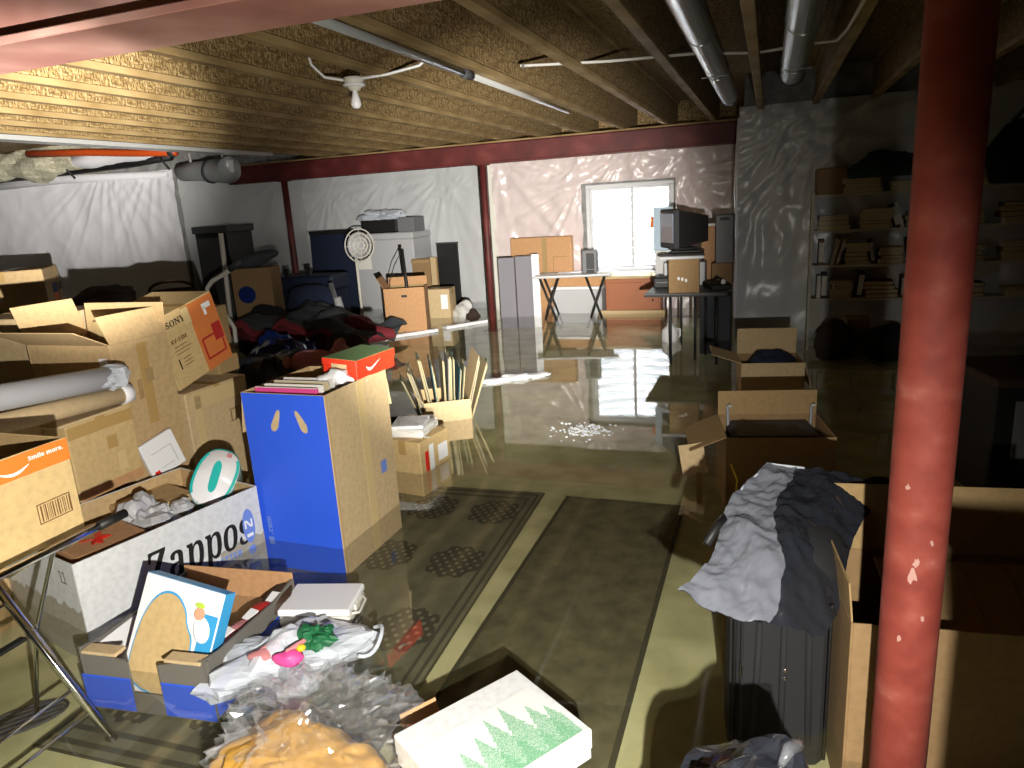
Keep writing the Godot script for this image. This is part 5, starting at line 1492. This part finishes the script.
func build_right() -> void:
	unit_box = box_mesh(Vector3.ONE, 0.02)
	bookcase("pale bookcase full of books beside the film covered corner", 0.39, 1.5)
	bookcase("pale bookcase on the far side of the red column", 1.53, 2.9)
	rng.seed = 61
	var tone := {"pale": M.paper_grey, "cream": M.paper_tan, "brown": M.book_brown, "dark": M.book_dark, "red": M.book_red, "grey": M.grey_mid}
	var shelf_y := [0.378, 0.713, 1.053, 1.398]
	var row_name := ["lowest", "second", "third", "top"]
	# stacks lying flat: shelf, x, width, tones from the bottom
	var stacks := [
		[3, 0.84, 0.36, ["pale", "cream", "pale"], "middle"], [3, 1.25, 0.32, ["cream", "pale"], "right"],
		[2, 0.59, 0.3, ["pale", "grey", "pale"], "left"], [2, 0.98, 0.3, ["cream", "red", "pale", "cream", "pale"], "middle"], [2, 1.33, 0.2, ["pale", "dark", "cream", "pale"], "right"],
		[1, 0.83, 0.24, ["brown", "cream", "brown", "pale", "pale"], "middle"], [1, 1.13, 0.24, ["cream", "brown", "pale", "cream"], "right hand"],
		[0, 0.7, 0.22, ["pale", "cream", "pale", "cream"], "left"], [0, 1.05, 0.3, ["red", "brown", "brown", "red"], "middle"],
		[3, 1.8, 0.3, ["pale", "brown"], "far left"], [3, 2.68, 0.3, ["dark", "cream", "grey"], "far right"],
		[2, 1.75, 0.26, ["red", "cream", "brown"], "far left"], [2, 2.15, 0.3, ["pale", "red", "cream", "dark"], "far middle"], [2, 2.55, 0.28, ["brown", "cream"], "far right"],
		[1, 1.78, 0.26, ["cream", "dark", "pale"], "far left"], [1, 2.2, 0.3, ["cream", "cream", "brown", "pale"], "far middle"], [1, 2.6, 0.28, ["grey", "pale"], "far right"],
		[0, 1.8, 0.28, ["brown", "cream", "dark"], "far left"], [0, 2.25, 0.3, ["pale", "cream"], "far middle"]]
	var nth := ["bottom", "second", "third", "fourth", "fifth"]
	for e in stacks:
		var y: float = shelf_y[e[0]] + 0.0
		for k in e[3].size():
			var h := rng.randf_range(0.03, 0.055)
			book("%s book, %s in the %s stack on the %s shelf" % [e[3][k], nth[k], e[4], row_name[e[0]]], V(e[1] + rng.randf_range(-0.02, 0.02), y, -7.92), V(e[2] * rng.randf_range(0.85, 1.0), h, 0.2), rng.randf_range(-5, 5), 0, tone[e[3][k]], M.paper_tan)
			y += h + 0.001
	# books standing or leaning
	var up := [[1, 0.5, 0.05, "brown", 0.0], [1, 0.6, 0.03, "pale", 14.0], [1, 0.645, 0.03, "cream", 16.0], [2, 1.17, 0.04, "dark", -16.0], [2, 1.21, 0.03, "pale", -18.0], [0, 0.49, 0.04, "pale", 0.0], [0, 0.54, 0.05, "dark", 0.0], [1, 0.975, 0.035, "dark", -9.0], [1, 1.3, 0.04, "dark", -8.0], [1, 1.38, 0.05, "brown", 0.0], [0, 0.86, 0.05, "dark", 6.0], [0, 1.26, 0.05, "brown", 0.0], [0, 1.32, 0.04, "dark", 0.0], [0, 1.37, 0.05, "red", 0.0]]
	for k in up.size():
		var e: Array = up[k]
		book("%s book standing %s on the %s shelf, %s upright one" % [e[3], "askew" if e[4] != 0.0 else "straight", row_name[e[0]], ["first", "second", "third", "fourth", "fifth", "sixth", "seventh", "eighth", "ninth", "tenth", "eleventh", "twelfth", "thirteenth", "fourteenth"][k]], V(e[1], shelf_y[e[0]], -7.92), V(e[2], rng.randf_range(0.2, 0.26), 0.18), 0, -e[4], tone[e[3]], M.paper_grey)
	var t := carton("shelf_carton", "small brown carton on top of the bookcase at its left", V(0.56, 1.4, -7.93), V(0.26, 0.24, 0.22), 5, {"m": M.card_brown})
	t = thing("green_cloth", "dark green cloth heaped on top of the bookcase", "cloth", V(1.05, 1.56, -7.87))
	put(t, "folds", blob_mesh(V(0.38, 0.18, 0.16), 0.5, 3, 161, 28, 16, true, -0.03), mat("deep_green", "#223d33", 0.9))
	t = thing("black_bag", "black bag standing on top of the far bookcase", "bag", V(2.15, 1.53, -7.85))
	put(t, "body", blob_mesh(V(0.3, 0.45, 0.16), 0.25, 3, 163, 24, 16, true, -0.12), M.black_cloth)
	put(t, "strap", tube_mesh([V(-0.15, 0.4, 0.1), V(0.0, 0.58, 0.1), V(0.15, 0.4, 0.1)], 0.02, 8), M.black)
	t = carton("floor_carton", "small tan carton standing before the bookcase", V(0.82, -0.15, -7.55), V(0.2, 0.38, 0.2), 8, {"m": M.card_brown})
	for k in 3:
		t = thing("dark_bundle", ["dark bundle of cloth at the foot of the bookcase by the corner", "dark bundle of cloth before the middle of the bookcase", "dark bundle of cloth before the bookcase near the red column"][k], "cloth", V(0.6 + 0.45 * k, 0.02, -7.35), 20 * k)
		put(t, "folds", blob_mesh(V(0.18, 0.2, 0.16), 0.5, 3, 165 + k, 22, 14, true, -0.16), [M.brown_cloth, M.black_cloth, M.slate][k])
	# open carton with blue cloth, and the wider carton in front of it
	var s := V(0.45, 0.39, 0.36)
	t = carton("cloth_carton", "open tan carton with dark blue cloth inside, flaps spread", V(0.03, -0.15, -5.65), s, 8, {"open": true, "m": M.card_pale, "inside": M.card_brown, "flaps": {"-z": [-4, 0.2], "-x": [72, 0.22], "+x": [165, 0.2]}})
	t = thing("blue_cloth", "dark blue cloth bunched in the open tan carton", "cloth", V(0.05, 0.16, -5.66))
	put(t, "folds", blob_mesh(V(0.19, 0.13, 0.15), 0.45, 5, 171, 24, 16), M.navy_cloth)
	s = V(0.54, 0.41, 0.42)
	t = carton("wide_carton", "wide dull brown carton standing behind the black suitcase", V(0.05, -0.15, -3.9), s, 10, {"open": true, "m": M.card_dark, "inside": M.card_brown, "flaps": {"-z": [-3, 0.14], "-x": [112, 0.2]}})
	t = thing("plastic_tub", "dark plastic tub with pale handles inside the wide dull brown carton", "tub", V(0.05, 0.08, -3.95), 10)
	for e in [-1, 1]:
		put(t, "handle", tube_mesh([V(e * 0.22, 0.1, -0.12), V(e * 0.225, 0.24, -0.13), V(e * 0.22, 0.26, -0.05)], 0.008, 8), M.milky_bag)
	put(t, "tub", box_mesh(V(0.46, 0.2, 0.34), 0.03, V(0, 0.05, 0)), M.grey_dark)
	t = thing("yellow_straw", "thin yellow plastic straw poking up behind the bagged suitcase", "straw", V(-0.14, -0.13, -3.35))
	put(t, "tube", tube_mesh([V(0.0, 0, 0), V(0.03, 0.28, 0), V(0.0, 0.36, 0)], 0.005, 8), M.yellow)
	put(t, "foot", box_mesh(V(0.06, 0.03, 0.06), 0.004, V(0, 0.0, 0)), M.yellow)
	t = thing("pale_board", "pale square of card slanting beside the wide carton", "card", V(-0.33, 0.06, -3.62), 10)
	put(t, "panel", box_mesh(V(0.13, 0.16, 0.006), 0.001, V(0, 0.08, 0)), M.card_pale, Transform3D(Basis(V(0, 0, 1), 0.15) * Basis(V(1, 0, 0), -0.4), Vector3.ZERO))
	put(t, "stalk", box_mesh(V(0.03, 0.22, 0.006), 0.001, V(0.02, -0.1, 0)), M.card_dark)
	# suitcase
	t = thing("black_suitcase", "black fabric suitcase standing in water under a plastic bag", "suitcase", V(0.05, -0.15, -1.97), 8)
	put(t, "body", box_mesh(V(0.27, 0.6, 0.2), 0.03, V(0, 0.3, 0)), M.black_cloth)
	var fp := put(t, "front_pocket", box_mesh(V(0.22, 0.4, 0.03), 0.012, V(0, 0.3, 0.112)), M.black_cloth)
	for e in [-0.075, 0.0, 0.075]:
		put(fp, "fold_rib", tube_mesh([V(e, 0.12, 0.126), V(e * 0.9, 0.34, 0.132), V(e * 0.85, 0.5, 0.126)], 0.009, 8), M.black_cloth)
	for e in [0.36, 0.335]:
		put(fp, "snap_stud", blob_mesh(V(0.007, 0.007, 0.004), 0, 1, 1, 10, 6), M.chrome, Transform3D(Basis(), V(0.005, e, 0.137)))
	put(fp, "zip_pull", box_mesh(V(0.008, 0.04, 0.008), 0.002, V(-0.108, 0.34, 0.12)), M.chrome)
	put(t, "piping", tube_mesh([V(-0.125, 0.05, 0.1), V(-0.125, 0.55, 0.1), V(0.125, 0.55, 0.1), V(0.125, 0.05, 0.1)], 0.005, 6), M.black)
	# plastic garment bag draped over the suitcase
	t = thing("plastic_cover", "glossy dark plastic garment bag draped over the suitcase", "plastic bag", V(0.05, 0.44, -2.0), 0)
	var n := noise(181, 4.0, 3)
	var n2 := noise(182, 7.0, 3, true)
	var n3 := noise(183, 30.0, 2, true)
	var corner := [V(-0.25, 0.03, 0.29), V(0.1, -0.09, 0.19), V(0.32, 0.15, -0.34), V(-0.05, 0.215, -0.24)]
	var cover := func(u: float, v: float) -> Vector3:
		# u left to right, v front to back between the four corners, bulging over what it covers
		var f: Vector3 = corner[0].lerp(corner[1], u)
		var b: Vector3 = corner[3].lerp(corner[2], u)
		var p := f.lerp(b, v)
		p.y += 0.07 * sin(PI * u) * sin(PI * clampf(v * 0.9 + 0.1, 0, 1)) - 0.02 * sin(PI * u) * (1.0 - v)
		p.x += 0.02 * sin(v * 7.0) * (1.0 - u) + 0.02 * sin(v * 6.0 + 1.0) * u
		p.z += 0.03 * sin(PI * u) * (1.0 - v)
		p.y += 0.03 * n.get_noise_2d(p.x * 1.4, p.z) + 0.008 * n2.get_noise_2d(p.x * 0.8, p.z * 2.2) + 0.0015 * n3.get_noise_2d(p.x, p.z)
		return p
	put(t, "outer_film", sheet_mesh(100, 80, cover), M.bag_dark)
	put(t, "lit_panel", sheet_mesh(64, 80, func(u: float, v: float) -> Vector3:
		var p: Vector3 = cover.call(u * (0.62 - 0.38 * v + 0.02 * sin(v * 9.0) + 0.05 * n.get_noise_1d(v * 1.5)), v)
		return p + V(0, 0.004, 0.003)), M.lit_bag)  # lit side in grey; the dark film beside it stands for shadow
	put(t, "filling", blob_mesh(V(0.16, 0.1, 0.15), 0.25, 4, 185, 24, 14), M.black_cloth, Transform3D(Basis(V(1, 0, 0), 0.5), V(0.02, 0.02, -0.04)))
	put(t, "handle", tube_mesh([V(-0.19, 0.11, 0.13), V(-0.165, 0.15, 0.09), V(-0.15, 0.155, 0.05)], 0.012, 8), M.black)
	put(t, "seam", tube_mesh([cover.call(0.0, 0.55), cover.call(0.0, 0.8), cover.call(0.02, 1.0), cover.call(0.3, 1.0)], 0.004, 6, false), M.milky_bag)
	# big carton at the right edge, its card darkened in place of shade
	s = V(0.6, 0.565, 0.42)
	t = carton("big_carton", "big open carton behind the red column with a bent flap", V(0.5, -0.15, -2.02), s, 6, {"open": true, "m": M.card_brown, "inside": M.card_brown, "flap_m": M.card_dark, "flaps": {"-z": [12, 0.2], "+x": [40, 0.2], "-x": [6, 0.11]}})
	t = thing("carton_lining", "dull brown carton lid slanting inside the big open carton", "carton lid", V(0.56, 0.36, -2.04), 6)
	put(t, "panel", box_mesh(V(0.44, 0.006, 0.34), 0.001), M.card_brown, Transform3D(Basis(V(1, 0, 0), 0.25), Vector3.ZERO))
	for k in 3:
		put(t, "crease", box_mesh(V(0.004, 0.004, 0.34), 0.001, V(-0.12 + 0.12 * k, 0.005, 0)), M.card_brown, Transform3D(Basis(V(1, 0, 0), 0.25), Vector3.ZERO))
	put(t, "support", box_mesh(V(0.36, 0.46, 0.02), 0.002, V(0, -0.25, -0.1)), M.card_dark)
	t = thing("dark_case", "dark upright case with pale front beyond the red column", "case", V(1.3, -0.15, -4.3), 12)
	put(t, "body", box_mesh(V(0.55, 0.62, 0.5), 0.01, V(0, 0.31, 0)), M.black)
	put(t, "lid", box_mesh(V(0.58, 0.05, 0.54), 0.01, V(0, 0.64, 0)), M.brown_dark)
	put(t, "front_panel", box_mesh(V(0.4, 0.3, 0.012), 0.004, V(0.02, 0.4, 0.255)), M.grey_mid)
	# dark bagged bundle at the bottom edge
	t = thing("bagged_bundle", "dark plastic wrapped bundle with a clear buckle at the bottom edge", "bundle", V(0.0, 0.12, -1.2), 0)
	put(t, "wrap", blob_mesh(V(0.17, 0.35, 0.17), 0.28, 4.5, 191, 36, 24, false, -0.27), M.bag_dark)
	put(t, "buckle", tube_mesh([V(0.045, 0.345, 0.02), V(0.06, 0.37, 0.0), V(0.075, 0.36, -0.03), V(0.08, 0.33, -0.05)], [0.006, 0.012, 0.013, 0.006], 8), M.clear_bag)

func build_added_shade() -> void:
	# unseen drawer-shaped block, added to shade the big carton and the bookcases
	var t := thing("added_shade_block", "unseen added shade block shaped like a grey drawer unit beyond the picture's lower right corner", "shade_block", V(0.535, -0.15, -0.62), 0)
	put(t, "body", box_mesh(V(0.48, 1.1, 0.26), 0.02, V(0, 0.55, 0)), M.slate)
	put(t, "top_panel", box_mesh(V(0.5, 0.03, 0.28), 0.008, V(0, 1.115, 0)), M.grey_dark)
	for k in 3:
		var d := put(t, "drawer", box_mesh(V(0.44, 0.3, 0.02), 0.008, V(0, 0.2 + 0.34 * k, 0.135)), M.grey_mid)
		put(d, "handle", box_mesh(V(0.12, 0.025, 0.02), 0.005, V(0, 0.2 + 0.34 * k, 0.152)), M.black)

func build_lamp() -> void:
	# work lamp on a tripod beside the photographer, turned towards the left of the room
	var at := V(0.18, 1.2, 0.05)
	var t := thing("work_lamp", "bright work lamp on a black tripod, outside the picture beside the camera", "lamp", V(at.x, -0.15, at.z))
	var aim := SPILL_AIM.normalized()
	var head := V(0, 1.35, 0)
	put(t, "pole", tube_mesh([V(0, 0.35, 0), V(0, 1.3, 0) - aim * 0.04], 0.012, 10), M.black)
	for k in 3:
		var a := TAU * k / 3.0 + 1.2
		put(t, "leg", tube_mesh([V(0, 0.5, 0), V(0.25 * cos(a), 0.0, 0.25 * sin(a))], 0.01, 8), M.black)
	put(t, "head", tube_mesh([head - aim * 0.07, head - aim * 0.022], [0.03, 0.036], 18), M.black)
	put(t, "lamp_lens", tube_mesh([head - aim * 0.022, head - aim * 0.018], 0.033, 18), M.lens_glow)
	for e in [[SPILL_AIM, SPILL_ANGLE, SPILL_ENERGY], [BEAM_AIM, BEAM_ANGLE, BEAM_ENERGY], [FAR_FILL_AIM, FAR_FILL_ANGLE, FAR_FILL_ENERGY]]:  # third cone is extra fill for the far wall
		var l := SpotLight3D.new()
		l.name = "lamp_and_fill_beam"
		l.light_color = Color(LAMP_COLOR)
		l.light_energy = e[2]
		l.light_size = 0.012
		l.spot_angle = e[1]
		l.spot_angle_attenuation = 1.0
		l.spot_range = 30.0
		l.spot_attenuation = 2.0
		l.shadow_enabled = true
		add_child(l, true)
		l.look_at_from_position(at, at + e[0], Vector3.UP)
